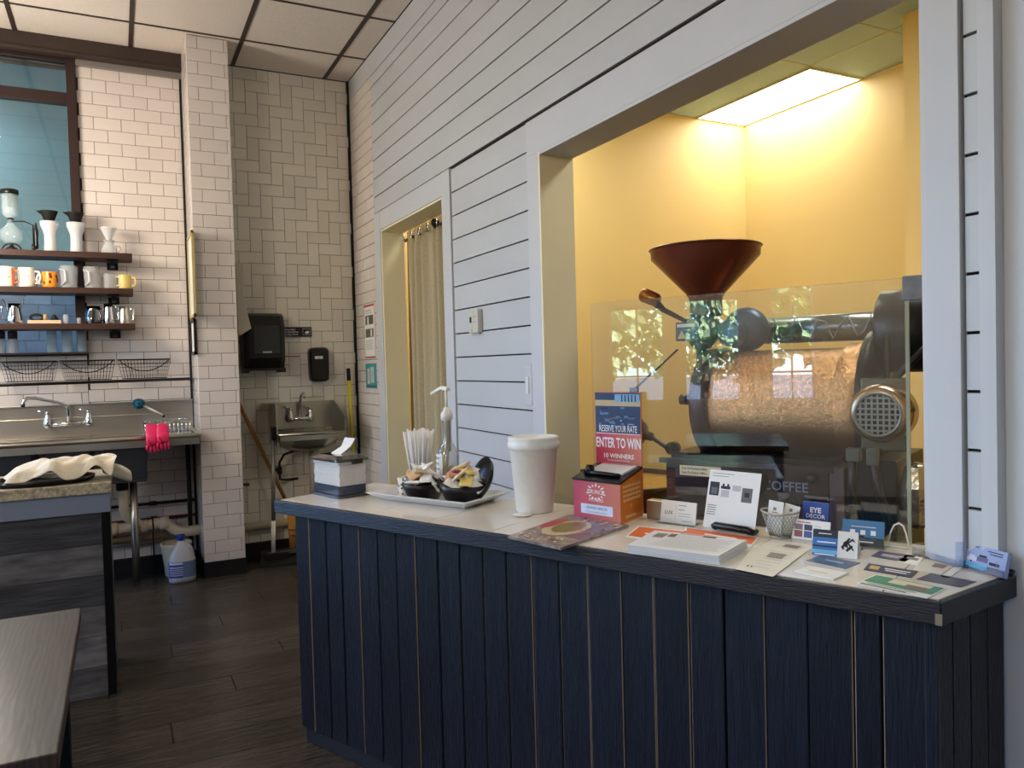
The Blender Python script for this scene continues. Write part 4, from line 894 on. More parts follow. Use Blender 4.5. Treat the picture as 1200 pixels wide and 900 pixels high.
for k, (dx, dy, ln, h_, lab) in enumerate(((-.030, -.004, .040, .082, 'front white card with small print, standing in the wire basket'), (-.012, .012, .040, .076, 'rear white card tilted right in the wire basket'))):
    a = Vector((c[0] + dx - .006 + k * .012, c[1] + dy, TOP + .010)); X_ = Vector((1, -.12, -.08 + -.1 * k)).normalized(); bk = Vector((0, 1, 0)); U_ = (Z1 + bk * .12); U_ = (U_ - X_ * U_.dot(X_)).normalized(); N_ = X_.cross(U_); g = MB(); g.loft([[a, a + X_ * ln, a + X_ * ln - N_ * .002, a - N_ * .002], [a + U_ * h_, a + U_ * h_ + X_ * ln, a + U_ * h_ + X_ * ln - N_ * .002, a + U_ * h_ - N_ * .002]])
    o = g.build('business_card', paper, None, tuple(a), 'C', label=lab, cat='card'); prints(o, a, X_, U_, [(.012, .052, .028, .054, 0), (.014, .058, .022, .066, 0), (.01, .046, .036, .047, 0)], [greyink])
# photo card in holder, blue square card, folded card, holder with app icons
o, a, X_, U_, N_, wd = upright('photo_card', K(928, 631), K(972, 637), .050, .003, 10, paper, 'white postcard with four small building photos behind the folded card', 'card')
prints(o, a, X_, U_, [(.006, .006, .026, .022, 0), (.006, .024, .026, .038, 1), (.030, .006, .050, .022, 2), (.030, .024, .050, .038, 3), (.012, .042, .045, .044, 4)] + [(.056, .02 + .005 * i, .072, .022 + .005 * i, 5) for i in range(4)], [mat('brick_photo', (150, 92, 92), .5), mat('mauve_photo', (140, 116, 140), .5), mat('blue_photo', (84, 96, 150), .5), mat('slate_photo', (70, 76, 110), .5), mat('red_print', (180, 60, 60), .5), mat('lt_grey_ink2', (190, 190, 196), .5)])
qa = KV(940, 611, .412); qb = KV(971, 613, .412)
o, a, X_, U_, N_, wd = upright('square_card', (qa[0], .412), (qb[0], .406), .086, .010, 5, mat('royal_blue_print', (48, 78, 156), .4), 'royal blue square card pack reading EYE DECOR', 'card'); 
text('EYE', o, a + X_ * (wd * .5) + U_ * .060, X_, U_, .018, wh, bold=.03); text('DECOR', o, a + X_ * (wd * .5) + U_ * .046, X_, U_, .0145, wh, bold=.01); prints(o, a, X_, U_, [(wd * .3, .041, wd * .7, .0418, 0)], [wh])
t = thing('folded_card', 'tent-folded card in blue and white with a leaf and hammer emblem', 'card', (1.83, .23, TOP), 'C')
o, a, X_, U_, N_, wd = upright('front_leaf', (1.786, .222), (1.882, .232), .060, .0012, 22, paper, None, None, parent=t)
bl = mat('bright_blue_print', (40, 120, 196), .4); prints(o, a, X_, U_, [(0, 0, wd * .56, .060, 0), (0, .042, wd * .56, .060, 1), (0, .006, wd * .56, .014, 2), (.006, .002, .05, .005, 3), (0, .020, wd * .56, .024, 1), (.01, .030, .05, .033, 3), (.012, .050, .04, .052, 3)], [bl, mat('navy_print', (22, 40, 62), .4), mat('sky_print', (110, 186, 226), .4), wh])
b = MB(); cc = a + X_ * (wd * .78) + U_ * .030 + N_ * .0006
for P in ([(-.014, -.006), (-.010, -.010), (.006, .014), (.002, .016)], [(-.004, -.012), (.0, -.016), (.012, -.004), (.008, .000)], [(-.010, .004), (-.006, -.004), (.002, -.008), (-.002, .010)], [(-.012, -.012), (-.006, -.010), (-.008, -.006)], [(.0, .006), (.002, .003), (.013, .012), (.011, .015)], [(.006, .014), (.012, .008), (.017, .006), (.012, .013)], [(-.002, .004), (.012, -.013), (.014, -.011), (.001, .006)]):
    b.add([cc + X_ * x + U_ * y for x, y in P], [tuple(range(len(P)))])
part('emblem', b, ink, o)
g = MB(); tp = a + U_ * .060; bb = a + Vector((-X_.y, X_.x, 0)) * .055; g.loft([[tp, tp + X_ * wd, tp + X_ * wd - Z1 * .0012, tp - Z1 * .0012], [bb, bb + X_ * wd, bb + X_ * wd - Vector((-X_.y, X_.x, 0)) * .0012, bb - Vector((-X_.y, X_.x, 0)) * .0012]]); part('back_leaf', g, paper, t)
t = thing('brochure_holder', 'clear holder of blue cards with three white app icons', 'card holder', (1.87, .37, TOP), 'C')
o, a, X_, U_, N_, wd = upright('card', (1.812, .366), (1.905, .372), .060, .008, 12, bl if 0 else mat('steel_blue_print', (58, 116, 160), .4), None, None, parent=t)
prints(o, a, X_, U_, [(.0, 0, wd, .020, 0), (.03, .008, .07, .011, 1), (.018, .026, .029, .037, 1), (.041, .026, .052, .037, 1), (.064, .026, .075, .037, 1), (.02, .044, .075, .0455, 1), (.0, .02, .05, .024, 2)], [mat('charcoal_print', (44, 46, 50), .5), wh, mat('deep_navy_print', (24, 44, 92), .5)])
part('holder', MB().box((1.805, .350, TOP), (1.912, .353, TOP + .022)).box((1.805, .35, TOP), (1.912, .41, TOP + .003)).box((1.909, .352, TOP), (1.912, .41, TOP + .03)), acryl, t)
P = [(1.80, .305), (1.862, .305), (1.868, .338), (1.806, .338)]; o = flat('black_card', P, .003, black, 'black and white striped card lying under the blue card holder', 'card'); qprint(o, P, TOP + .003, [(0, .2, 1, .35, 0), (0, .6, 1, .75, 0)], [paper])
# wire easel
c = Vector((1.925, .425, TOP)); wire = mat('white_wire', (236, 236, 230), .4)
t = thing('wire_easel', 'empty white wire display stand near the end of the glass', 'easel', tuple(c), 'C')
part('hoop', MB().tube([c + Vector((-.022, -.012, .002)), c + Vector((-.016, -.002, .03)), c + Vector((-.010, .006, .046)), c + Vector((0, .008, .051)), c + Vector((.010, .006, .046)), c + Vector((.018, -.004, .03)), c + Vector((.026, -.014, .002))], .0022, 6), wire, t)
part('foot_loop', MB().tube([c + Vector((-.022, -.012, .002)), c + Vector((-.03, -.03, .0025)), c + Vector((.03, -.035, .0025)), c + Vector((.026, -.014, .002))], .002, 6), wire, t)
# acrylic tray against the casing, with standing brochure
t = thing('acrylic_rack', 'clear acrylic literature rack against the foot of the white casing', 'rack', (2.02, .32, TOP), 'C')
a = Vector((*K(1070, 648), TOP)) - Vector((0, .012, 0)); b_ = Vector((*K(1121, 664), TOP)) - Vector((0, .012, 0)); Xd = (b_ - a).normalized(); bk = Vector((-Xd.y, Xd.x, 0)); ww = (b_ - a).length
ac2 = thin_glass('frosty_acrylic', (.86, .90, .97), 2.2, 1.5)
def abox(p, u, v, w_, g_): return g_.loft([[p, p + u, p + u + v, p + v], [p + w_, p + u + w_, p + u + v + w_, p + v + w_]])
g = MB(); abox(a, Xd * ww, bk * .003, Z1 * .016, g); abox(a, Xd * .003, bk * .04, Z1 * .024, g); abox(a + Xd * ww, Xd * .003, bk * .02, Z1 * .055, g); abox(a, Xd * ww, bk * .04, Z1 * .003, g)
part('rack', g, ac2, t)
c = Vector((2.005, .398, TOP)); g = MB(); g.loft([[c, c + Vector((.028, -.01, 0)), c + Vector((.03, 0, 0)), c + Vector((.002, .01, 0))], [c + Vector((.004, .004, .048)), c + Vector((.026, -.004, .052)), c + Vector((.027, .004, .052)), c + Vector((.005, .012, .048))]])
g.build('blue_brochure', mat('blue_brochure_print', (96, 116, 150), .4, noise=(60, .4)), None, tuple(c), 'C', label='blue folded brochure standing by the glass end at the casing', cat='brochure')
# car card holder at the right end
a_, b_ = (2.076, .293), (2.160, .232)
t = thing('card_holder', 'clear holder with business cards showing cars at the counter end', 'card holder', (2.12, .26, TOP), 'C')
o, a, X_, U_, N_, wd = upright('business_card', a_, b_, .052, .010, 14, mat('lilac_print', (150, 164, 206), .4), None, None, parent=t)
rr = [(.004, .047, .036, .049, 0), (.004, .041, .018, .044, 3), (.058, .044, .094, .046, 0), (.064, .039, .094, .041, 0), (0, 0, wd, .014, 2), (.01, .006, .062, .014, 1), (.02, .004, .055, .008, 1),
      (.012, .018, .034, .026, 4), (.016, .026, .030, .030, 4), (.020, .015, .024, .019, 0), (.036, .02, .062, .030, 3), (.04, .030, .058, .034, 0), (.066, .018, .09, .024, 0)]
prints(o, a, X_, U_, rr, [ink, mat('cyan_print', (96, 214, 236), .4), mat('dark_teal_print', (54, 78, 110), .4), mat('slate_ink2', (96, 96, 130), .5), mat('silver_car_print', (206, 210, 224), .4)])
g = MB(); p0 = a + N_ * .003; abox(p0, X_ * wd, N_ * .002, Z1 * .014, g); abox(p0 + X_ * (wd * .86), X_ * .006, N_ * .002, Z1 * .03, g); abox(a + bk * 0, X_ * wd, Vector((-X_.y, X_.x, 0)) * .035, Z1 * .002, g); part('holder', g, ac2, t)
# things at the right end against the panel
# flat cards
def fcard(name, pts, col, label, rects=(), mats=(), th=.0012, z=TOP):
    P = [K(*p) for p in pts]; o = flat(name, P, th, col, label, 'card', z=z)
    if rects: qprint(o, P, z + th, rects, list(mats))
    return o
fcard('flat_card', [(945, 657), (991, 667), (1008, 660), (962, 651)], mat('slate_blue_card', (84, 104, 136), .35), 'slate blue business card lying before the folded card', [(.3, .45, .75, .6, 0)], [mat('pale_blue_ink', (170, 190, 214), .5)])
fcard('flat_card', [(931, 671), (977, 680.5), (994, 673), (948, 665)], paper, 'stack of white business cards nearest the counter front edge', [(.2, .4, .7, .45, 0)], [mat('lt_grey_ink', (176, 174, 172), .6)], th=.004)
fcard('flat_card', [(1012, 668), (1068, 677.5), (1076, 670), (1018, 660.5)], mat('dark_navy_card', (44, 50, 82), .4), 'dark navy card with orange logo lying on the counter', [(.08, .25, .28, .75, 0), (.38, .55, .9, .68, 1), (.42, .3, .85, .42, 1)], [mat('orange_logo', (206, 160, 100), .5), wh])
fcard('flat_card', [(1074, 679), (1126, 688.5), (1144, 682), (1091, 672)], mat('charcoal_card', (78, 74, 88), .4), 'charcoal grey card lying near the right front of the counter', [(.5, .4, .7, .6, 0)], [greyink])
fcard('flat_card', [(1003, 684), (1086, 702), (1110, 690), (1026, 674)], paper, 'white and green landscaping card at the front corner of the counter', [(.02, .3, .98, .97, 0), (.3, .55, .85, .92, 2), (.05, .05, .7, .12, 1), (.55, .4, .85, .7, 3), (.1, .2, .8, .24, 0)], [mat('green_print', (60, 140, 112), .45), mat('dark_green_print', (50, 84, 70), .45), mat('cream_print', (222, 214, 190), .5), mat('brown_print', (132, 112, 104), .5)])
fcard('flat_card', [(1021, 652), (1060, 659), (1074, 652), (1031, 646)], mat('dusk_card', (88, 84, 112), .4), 'small dark violet card in front of the wire easel', [(.2, .5, .8, .58, 0), (.2, .3, .7, .38, 0)], [wh])
fcard('flat_card', [(1052, 658), (1074, 663), (1084, 655), (1062, 650)], paper, 'small white card with grey oval picture beside the violet card', [(.2, .5, .8, .8, 0)], [greyink])
fcard('flat_card', [(1070, 668), (1102, 674), (1122, 661), (1082, 655)], mat('cream_card', (228, 222, 206), .5), 'cream card with a brown bean picture before the acrylic rack', [(.45, .45, .85, .75, 0)], [mat('bean_print', (150, 126, 108), .5)])
fcard('flat_card', [(1102, 676), (1112, 678), (1130, 664), (1122, 662)], paper, 'white slip lying between the cream card and the car cards')
# sticker on the glass
a, b_ = KV(797, 556, BK - .012), KV(845, 546, BK - .012)
st = part('sticker', MB().box((a[0], BK - .0135, a[1]), (b_[0], BK - .0122, a[1] + .028)), mat('beige_sticker', (206, 196, 168), .5), gt)
text('Your On-Demand Coffee', st, (a[0] + .006, BK - .0136, a[1] + .017), (1, 0, 0), (0, 0, 1), .0095, ink, 'LEFT', .01, .78); text('Beans, Tea, Roaster & More', st, (a[0] + .006, BK - .0136, a[1] + .005), (1, 0, 0), (0, 0, 1), .0095, ink, 'LEFT', .01, .7)
# white box and twig dish at the right end
dc = (1.600, .944)
t = thing('twig_dish', 'small black dish with dry twigs at the far right counter end', 'dish', (dc[0], dc[1], TOP))
part('dish', MB().lathe([(.008, .001), (.018, .006), (.020, .010), (.017, .009), (0, .004)], (dc[0], dc[1], TOP), 20, caps=False), black, t)
for k in range(7):
    a = k * .9; part('twig', MB().tube([(dc[0] - .01 * math.cos(a), dc[1] - .01 * math.sin(a), TOP + .006), (dc[0] + .006 * math.cos(a), dc[1] + .006 * math.sin(a), TOP + .022 + .003 * k)], .0012, 4), mat('twig', (96, 74, 56), .8), t)
# ------------------------------------------------------------ tables
tw = mat('dark_table_wood', (76, 69, 66), .3, coat=.3, noise=(3, .35, 5), c2=(70, 62, 58), wave=(9, 9, .42), scale=(3.2, .5, 1), bump=(10, .1))
def table(x0, x1, y0, y1, z, lab, m=tw, legm=blackm, grp=None):
    t = thing('cafe_table', lab, 'table', ((x0 + x1) / 2, (y0 + y1) / 2, 0), group=grp)
    part('tabletop', MB().box((x0, y0, z - .032), (x1, y1, z)), m, t, bevel=.003)
    part('apron', MB().box((x0 + .03, y0 + .03, z - .11), (x1 - .03, y1 - .03, z - .032)), legm, t)
    for a in (x0 + .03, x1 - .08):
        for b in (y0 + .03, y1 - .08): part('leg', MB().box((a, b, 0), (a + .05, b + .05, z - .032)), legm, t)
table(-.97, -.101, 1.345, 2.158, .75, 'dark wood-grain cafe table at the lower left corner of the picture')
table(-2.30, -1.46, 1.20, 1.86, .75, 'dark wood cafe table further left by the windows, mirrored in the glass')
# ------------------------------------------------------------ left bar
BX1 = -.052; BYF = 3.567
t = thing('bar_counter', 'dark plank-clad bar with speckled stone top at the left', 'bar', (-.9, 3.8, 0))
gp = mat('charcoal_plank', (78, 79, 84), .55, noise=(5, .35, 6), c2=(40, 42, 48), scale=(1, 8, 8), bump=(14, .3), rnd=.2)
scuff = mat('scuffed_plank', (112, 112, 114), .55, noise=(5, .3, 9), c2=(56, 57, 62), scale=(1.6, 6, 7), rnd=.2)
part('body', MB().box((-1.8, BYF + .014, 0), (BX1 - .003, 4.02, .76)), blackm, t)
z = 0.0; r = 0
while z < .755:
    z1 = min(z + .125, .756); x = -1.8; off = [.62, .9, .4, .75, .55, .8, .5][r % 7]; cuts = [-1.8, -1.8 + off, BX1 - .75 + .3 * ((r * 37) % 5) / 5, BX1 - .028]
    for a, b_ in zip(cuts, cuts[1:]): part('front_plank', MB().box((a + .001, BYF, z + .001), (b_ - .001, BYF + .014, z1 - .001)), random.choice([gp, scuff]), t)
    z = z1; r += 1
part('end_trim', MB().box((BX1 - .028, BYF - .004, 0), (BX1 + .004, BYF + .03, .756)), black, t, bevel=.002)
part('end_panel', MB().box((BX1 - .003, BYF + .03, 0), (BX1 + .003, 4.02, .756)), black, t)
part('fascia', MB().box((-1.82, BYF - .008, .756), (BX1 + .006, 4.04, .835)), mat('grey_blue_fascia', (128, 138, 160), .4), t, bevel=.002)
part('stone_top', MB().box((-1.84, BYF - .02, .835), (BX1 + .012, 4.06, .880)), mat('speckled_stone', (196, 184, 158), .35, noise=(70, .35, 3), c2=(120, 112, 96)), t, bevel=.004)
# tray with cloth
tc_ = (-.29, 3.69)
t = MB().lathe([(.155, 0), (.172, .006), (.178, .022), (.174, .022), (.166, .009), (0, .006)], (0, 0, 0), 40, caps=False)
t.v = [(tc_[0] + x * 1.08, tc_[1] + y * .78, .881 + z) for x, y, z in t.v]
t.build('oval_tray', black, None, (*tc_, .881), label='black oval tray under the white cloth on the left bar', cat='tray')
cloth = mat('cream_cloth', (226, 216, 192), .85, noise=(5, .1), bump=(40, .5), sheen=.3)
b = MB(); nu, nv = 30, 18; b.smooth = True
for j in range(nv + 1):
    for i in range(nu + 1):
        u = i / nu; v = j / nv
        x = -.42 + .385 * u + .02 * math.sin(v * 5); y = 3.575 + .25 * v + .012 * math.sin(u * 9)
        h = .925 + .055 * math.sin(min(1, u * 1.25 + .12) * math.pi * .62) * math.sin((v * .8 + .15) * math.pi) + .010 * math.sin(u * 17 + v * 6) * (1 - v) + .006 * math.sin(u * 31 + 2 * math.sin(v * 9))
        if v < .12: h -= (.12 - v) * (.28 + .16 * math.sin(u * 13)) ; y += .0
        if u < .1: h -= (.1 - u) * .35
        b.v.append((x, y, max(h, .897)))
for j in range(nv):
    for i in range(nu): k = j * (nu + 1) + i; b.face((k, k + 1, k + nu + 2, k + nu + 1))
b.build('cream_cloth', cloth, None, (-.25, 3.69, .90), label='cream cloth heaped over the black oval tray', cat='cloth', solid=.004, sub=1)
b = MB(); b.smooth = True; rings = []
for i in range(9):
    f = i / 8; cx = -.075 + .115 * f; cz_ = .915 - .045 * f ** 2; rr = .022 + .018 * math.sin(f * 2.6); rings.append([(cx, 3.72 + rr * 1.2 * math.cos(2 * math.pi * k / 12) * (1 + .2 * math.sin(3 * k)), cz_ + rr * .8 * math.sin(2 * math.pi * k / 12)) for k in range(12)])
b.loft(rings); b.build('twisted_cloth', cloth, None, (-.03, 3.72, .885), label='twisted end of a cream towel hanging off the right bar end', cat='cloth', sub=1)
# ------------------------------------------------------------ wall shelves and what stands on them
SZ = (2.078, 1.857, 1.636)
for i, (z, e, lab) in enumerate(zip(SZ, (.108, .106, .110), ('upper dark wooden wall shelf carrying glass coffee brewers', 'middle dark wooden wall shelf carrying the mugs', 'lowest dark wooden wall shelf carrying the steel pitchers'))):
    t = thing('storage_shelf', lab, 'shelf', (-.4, 5.56, z - .037))
    part('board', MB().box((-1.4, 5.45, z - .036), (e, 5.655, z)), wood, t, bevel=.002)
    for bxx in (-.005, -.95):
        part('bracket', MB().box((bxx - .032, 5.50, z - .044), (bxx + .032, 5.668, z - .0365)).box((bxx - .032, 5.655, z - .085), (bxx + .032, 5.668, z - .044)).box((bxx - .012, 5.52, z - .075), (bxx + .012, 5.655, z - .044)), black, t)
gl1 = mat('shelf_tube_glass', (200, 220, 228), .06, alpha=.30); gl2 = mat('hazy_shelf_glass', (226, 230, 234), .08, alpha=.32)
frost = mat('frosted_glass', (236, 238, 242), .2, alpha=.62)
def glass_thing(name, prof, x, z, lab, cat, m, y=5.56, seg=28, extra=None):
    t = thing(name, lab, cat, (x, y, z)); part('glass', MB().lathe(prof, (x, y, z), seg, caps=False), m, t)
    if extra: extra(t, x, y, z)
    return t
# siphon
x, z = -.545, SZ[0] + .001
t = thing('siphon_brewer', 'glass siphon coffee brewer with black lid at the left end', 'coffee brewer', (x, 5.56, z))
part('upper_chamber', MB().lathe([(.012, .195), (.040, .215), (.044, .23), (.044, .345), (.041, .345), (.041, .23), (.036, .218), (.010, .198)], (x, 5.56, z), 28, caps=False), gl1, t)
part('lid', MB().lathe([(.047, .343), (.049, .348), (.049, .368), (.044, .372)], (x, 5.56, z), 28), black, t)
part('seal', MB().cyl((x, 5.56, z + .175), (x, 5.56, z + .2), .018), black, t)
part('globe', MB().lathe([(.004, .035)] + [(.062 * math.sin(R(a)), .098 - .062 * math.cos(R(a))) for a in range(12, 160, 14)] + [(.018, .175), (.018, .19)], (x, 5.56, z), 32, caps=False), gl1, t)
part('inner_filter', MB().cyl((x, 5.56, z + .27), (x, 5.56, z + .345), .014), darkm, t)
part('stand', MB().tube([(x + .115, 5.56, z), (x + .115, 5.56, z + .05)], .011, 10).tube([(x + .018, 5.56, z + .182), (x + .07, 5.56, z + .185), (x + .115, 5.56, z + .165), (x + .115, 5.56, z + .05)], .004, 6).tube([(x - .05 + .05 * math.cos(R(k * 20)) + .05, 5.56, z + .004 + .05 * math.sin(R(k * 20)) * .9) for k in range(10)], .005, 6), darkm, t)
part('handle', MB().lathe([(.009, .02), (.012, .04), (.010, .075), (.014, .12), (.010, .145), (.004, .18)], (x + .130, 5.56, z), 14), black, t)
part('burner', MB().lathe([(.035, 0), (.03, .02), (.012, .03), (.01, .045)], (x, 5.56, z), 20), darkm, t)
def dripper(t, x, y, z, h=.185):
    part('dripper', MB().lathe([(.020, 0), (.026, .006), (.046, .062), (.050, .070), (.046, .070), (.02, .01)], (x - .002, y, z + h), 28, caps=False), blackm, t)
    part('pour_lip', MB().loft([[(x - .045, y - .012, z + h + .05), (x - .045, y + .012, z + h + .05), (x - .045, y, z + h + .070)], [(x - .068, y - .003, z + h + .068), (x - .068, y + .003, z + h + .068), (x - .066, y, z + h + .072)]]), blackm, t)
carafe = [(.036, 0), (.038, .004), (.034, .05), (.033, .11), (.040, .135), (.052, .165), (.054, .190), (.051, .190), (.049, .166), (.037, .137), (.030, .11), (.031, .05), (.034, .008), (0, .006)]
glass_thing('glass_carafe', carafe, -.341, z, 'tall waisted glass carafe with black dripper, left of the pair', 'carafe', frost, extra=dripper)
glass_thing('glass_carafe', carafe, -.200, z, 'tall waisted glass carafe with black dripper, right of the pair at the window edge', 'carafe', frost, extra=dripper)
def v60(t, x, y, z):
    part('cone', MB().lathe([(.010, .085), (.014, .092), (.046, .165), (.050, .172), (.046, .172), (.01, .094)], (x, y, z), 28, caps=False), frost, t)
    part('flange', MB().lathe([(.014, .082), (.040, .084), (.040, .088), (.014, .090)], (x, y, z), 28, caps=False), gl2, t)
    part('handle', MB().tube([(x + .036, y, z + .055), (x + .062, y, z + .055), (x + .066, y, z + .03), (x + .045, y, z + .012)], .004, 6), gl2, t)
glass_thing('glass_server', [(.036, 0), (.048, .012), (.046, .04), (.028, .066), (.030, .082), (.027, .082), (.025, .066), (.043, .04), (.045, .014), (0, .006)], -.02, z, 'small clear glass server with glass cone dripper at the right end', 'coffee server', gl2, extra=v60)
z = SZ[1] + .001
def mug(x, r, h, m, lab, hs=1, hm=None, prn=None, grp=None):
    t = thing('mug', lab, 'mug', (x, 5.555, z), group='mugs on the middle wall shelf')
    bd_ = part('body', MB().lathe([(r * .86, 0), (r * .97, .006), (r, .02), (r, h - .003), (r * .985, h), (r * .92, h), (r * .9, .012), (0, .008)], (x, 5.555, z), 30, caps=False), m, t)
    ca, sa = math.cos(R(-20)), math.sin(R(-20))
    pts = [(r * .95 * hs, .82 * h), ((r + .022) * hs, .80 * h), ((r + .031) * hs, .52 * h), ((r + .022) * hs, .26 * h), (r * .95 * hs, .22 * h)]
    part('handle', MB().tube([(x + a * ca, 5.555 + a * hs * sa, z + q_) for a, q_ in pts], .0065, 8), hm or m, t)
    if prn: prn(bd_, x, z)
    return t
def cyl_print(parent, x, y, z, r, a0, a1, z0, z1, m, n=6):
    b = MB(); b.loft([[(x + (r + .0006) * math.cos(R(a0 + (a1 - a0) * k / n)), y + (r + .0006) * math.sin(R(a0 + (a1 - a0) * k / n)), z + h) for k in range(n + 1)] for h in (z0, z1)], False, False); return b.build('print', m, parent)
wm = mat('white_mug', (236, 232, 224), .2); om = mat('orange_mug_handle', (236, 134, 74), .3)
mug(-.578, .046, .125, wm, 'white mug with orange handle and inner rim at the left edge', 1, om, lambda b, x, z: (cyl_print(b, x, 5.555, z, .046, 240, 300, .06, .064, greyink), cyl_print(b, x, 5.555, z, .0464, 310, 350, .01, .115, om)))
mug(-.472, .047, .122, wm, 'plain white mug with faint red line, second from the left', 1, None, lambda b, x, z: cyl_print(b, x, 5.555, z, .047, 220, 290, .066, .068, mat('rust_ink', (150, 74, 50), .4)))
ym = mat('yellow_orange_mug', (240, 176, 52), .3, noise=(38, .3), c2=(226, 120, 40)); rb_ = mat('brown_figure', (120, 44, 24), .4)
def pr(b, x, z):
    for k in range(7): a = 215 + (k * 53) % 110; h = .022 + (k * 37 % 60) / 1000; cyl_print(b, x, 5.555, z, .0442, a, a + 18, h, h + .018, rb_, 3)
mug(-.350, .044, .100, ym, 'small yellow and orange mug with brown pattern and white handle on its left', -1, wm, pr)
def hand(t, x, y, z): pass
def beaker(x, lab, r=.052, h=.140):
    t = thing('glass_pitcher', lab, 'pitcher', (x, 5.56, z)); part('glass', MB().lathe([(r * .8, 0), (r * .86, .01), (r, h), (r * .95, h), (r * .8, .012), (0, .008)], (x, 5.56, z), 28, caps=False), gl2, t)
    part('handle', MB().tube([(x - r * .9, 5.53, z + h * .85), (x - r * .35, 5.50, z + h * .75), (x - r * .3, 5.50, z + h * .3), (x - r * .75, 5.53, z + h * .15)], .006, 7), frost, t)
beaker(-.250, 'clear glass pitcher on the middle shelf, left one'); beaker(-.122, 'clear glass pitcher on the middle shelf, right one before the window frame', .05, .138)
t = mug(-.022, .036, .098, gl2, 'small clear glass mug between glass pitcher and yellow mug', 1, frost)
mug(.062, .038, .094, mat('butter_yellow_mug', (232, 206, 122), .3), 'butter yellow mug at the right end of the middle shelf', 1)
z = SZ[2] + .001
def pitcher(x, r, h, lab, m=chrome, hs=1):
    t = thing('steel_pitcher', lab, 'pitcher', (x, 5.555, z), group='pitchers on the lowest shelf')
    part('body', MB().lathe([(r * .95, 0), (r, .008), (r * .98, h * .4), (r * .80, h * .75), (r * .84, h), (r * .80, h), (r * .76, h * .75), (r * .9, .4 * h), (r * .9, .01), (0, .008)], (x, 5.555, z), 30, caps=False), m, t)
    part('handle', MB().tube([(x + hs * r * .8, 5.545, z + h * .86), (x + hs * (r + .022), 5.54, z + h * .84), (x + hs * (r + .022), 5.54, z + h * .25), (x + hs * r * .95, 5.545, z + h * .2)], .0045, 7), m, t)
    return t
pitcher(-.545, .042, .125, 'large chrome pitcher holding utensils, left on the lowest shelf', chrome, -1)
MB().tube([(-.53, 5.55, z + .03), (-.49, 5.54, z + .155), (-.462, 5.53, z + .225)], .0025, 6).lathe([(.008, 0), (.008, .02)], (-.462, 5.53, z + .222), 10, (.3, 0, 1)).build('thermometer', chrome, None, (-.53, 5.55, z + .03), label='long thin milk thermometer leaning out of the chrome pitcher', cat='thermometer')
MB().tube([(-.56, 5.56, z + .02), (-.60, 5.55, z + .15), (-.625, 5.55, z + .11), (-.635, 5.55, z + .06)], .003, 6).build('wire_whisk', chrome, None, (-.56, 5.56, z + .02), label='bent wire tool hooked over the left side of the chrome pitcher', cat='tool')
pitcher(-.125, .050, .112, 'dark mirror-polished pitcher, widest of the right three', mat('dark_chrome', (120, 122, 126), .06, 1.), 1)
pitcher(-.038, .034, .128, 'tall slim chrome pitcher between two pitchers', chrome, 1)
pitcher(.050, .032, .112, 'short satin steel pitcher at the right end of the lowest shelf', steel, 1)
t = thing('barista_block', 'pale wooden block with a rolled strap and small tools on the lowest shelf', 'block', (-.385, 5.56, z))
part('block', MB().box((-.475, 5.50, z), (-.298, 5.60, z + .022)), mat('pale_wood', (226, 196, 160), .5, noise=(8, .1), scale=(1, 8, 8)), t, bevel=.002)
t2 = MB().tube([(-.43 + .034 * math.cos(k * .5), 5.55, z + .042 + .018 * math.sin(k * .5)) for k in range(13)], .007, 6)
t2.build('rolled_strap', blackm, None, (-.43, 5.55, z + .025), label='black rolled strap lying on the pale wooden block', cat='strap')
MB().lathe([(.012, 0), (.012, .038)], (-.385, 5.55, z + .023), 12).build('wooden_peg', mat('tan_peg', (186, 158, 116), .5), None, (-.385, 5.55, z + .023), label='small tan wooden cylinder standing on the pale block', cat='peg')
MB().lathe([(.02, 0), (.024, .01), (.01, .03), (.008, .036)], (-.338, 5.56, z + .023), 14).build('small_tamper', blackm, None, (-.338, 5.56, z + .023), label='small black knob tool at the right of the pale block', cat='tool')
glass_thing('shot_glass', [(.014, 0), (.016, .06), (.0145, .06), (.012, .006), (0, .006)], -.276, z, 'small clear shot glass right of the pale wooden block', 'glass', gl2)
glass_thing('shot_glass', [(.012, 0), (.013, .04), (.0115, .04), (.010, .006), (0, .006)], -.205, z, 'tiny bluish glass left of the dark polished pitcher', 'glass', gl2)
# on the sill under the lowest shelf
z = 1.463; zs_ = BY - .06
sill = struct('trim_17', MB().box((-1.6, BY - .10, 1.452), (-.165, BY - .03, 1.4625)), fw)
for x, r, lab, k in ((-.36, .029, 'tall clear glass tube on the window sill, left of three', 0), (-.276, .032, 'tall clear glass tube on the window sill, middle of three', 0), (-.195, .028, 'tall clear glass tube on the window sill beside the frame', 0)):
    glass_thing('tall_glass', [(r * .9, 0), (r, .01), (r, .135), (r * .9, .135), (r * .88, .01), (0, .006)], x, z, lab, 'glass', gl1, y=BY - .068)
for x, lab in ((-.63, 'dark-lidded glass jar at the very left of the window sill'), (-.566, 'dark-lidded glass jar, second on the window sill')):
    t = glass_thing('glass_jar', [(.026, 0), (.029, .01), (.029, .075), (.022, .09), (.020, .09), (.026, .075), (.026, .01), (0, .006)], x, z, lab, 'jar', gl2, y=BY - .068)
    part('dark_lid', MB().lathe([(.026, .088), (.027, .13), (.02, .135)], (x, BY - .068, z), 20), mat('plum_lid', (52, 40, 52), .4), t)
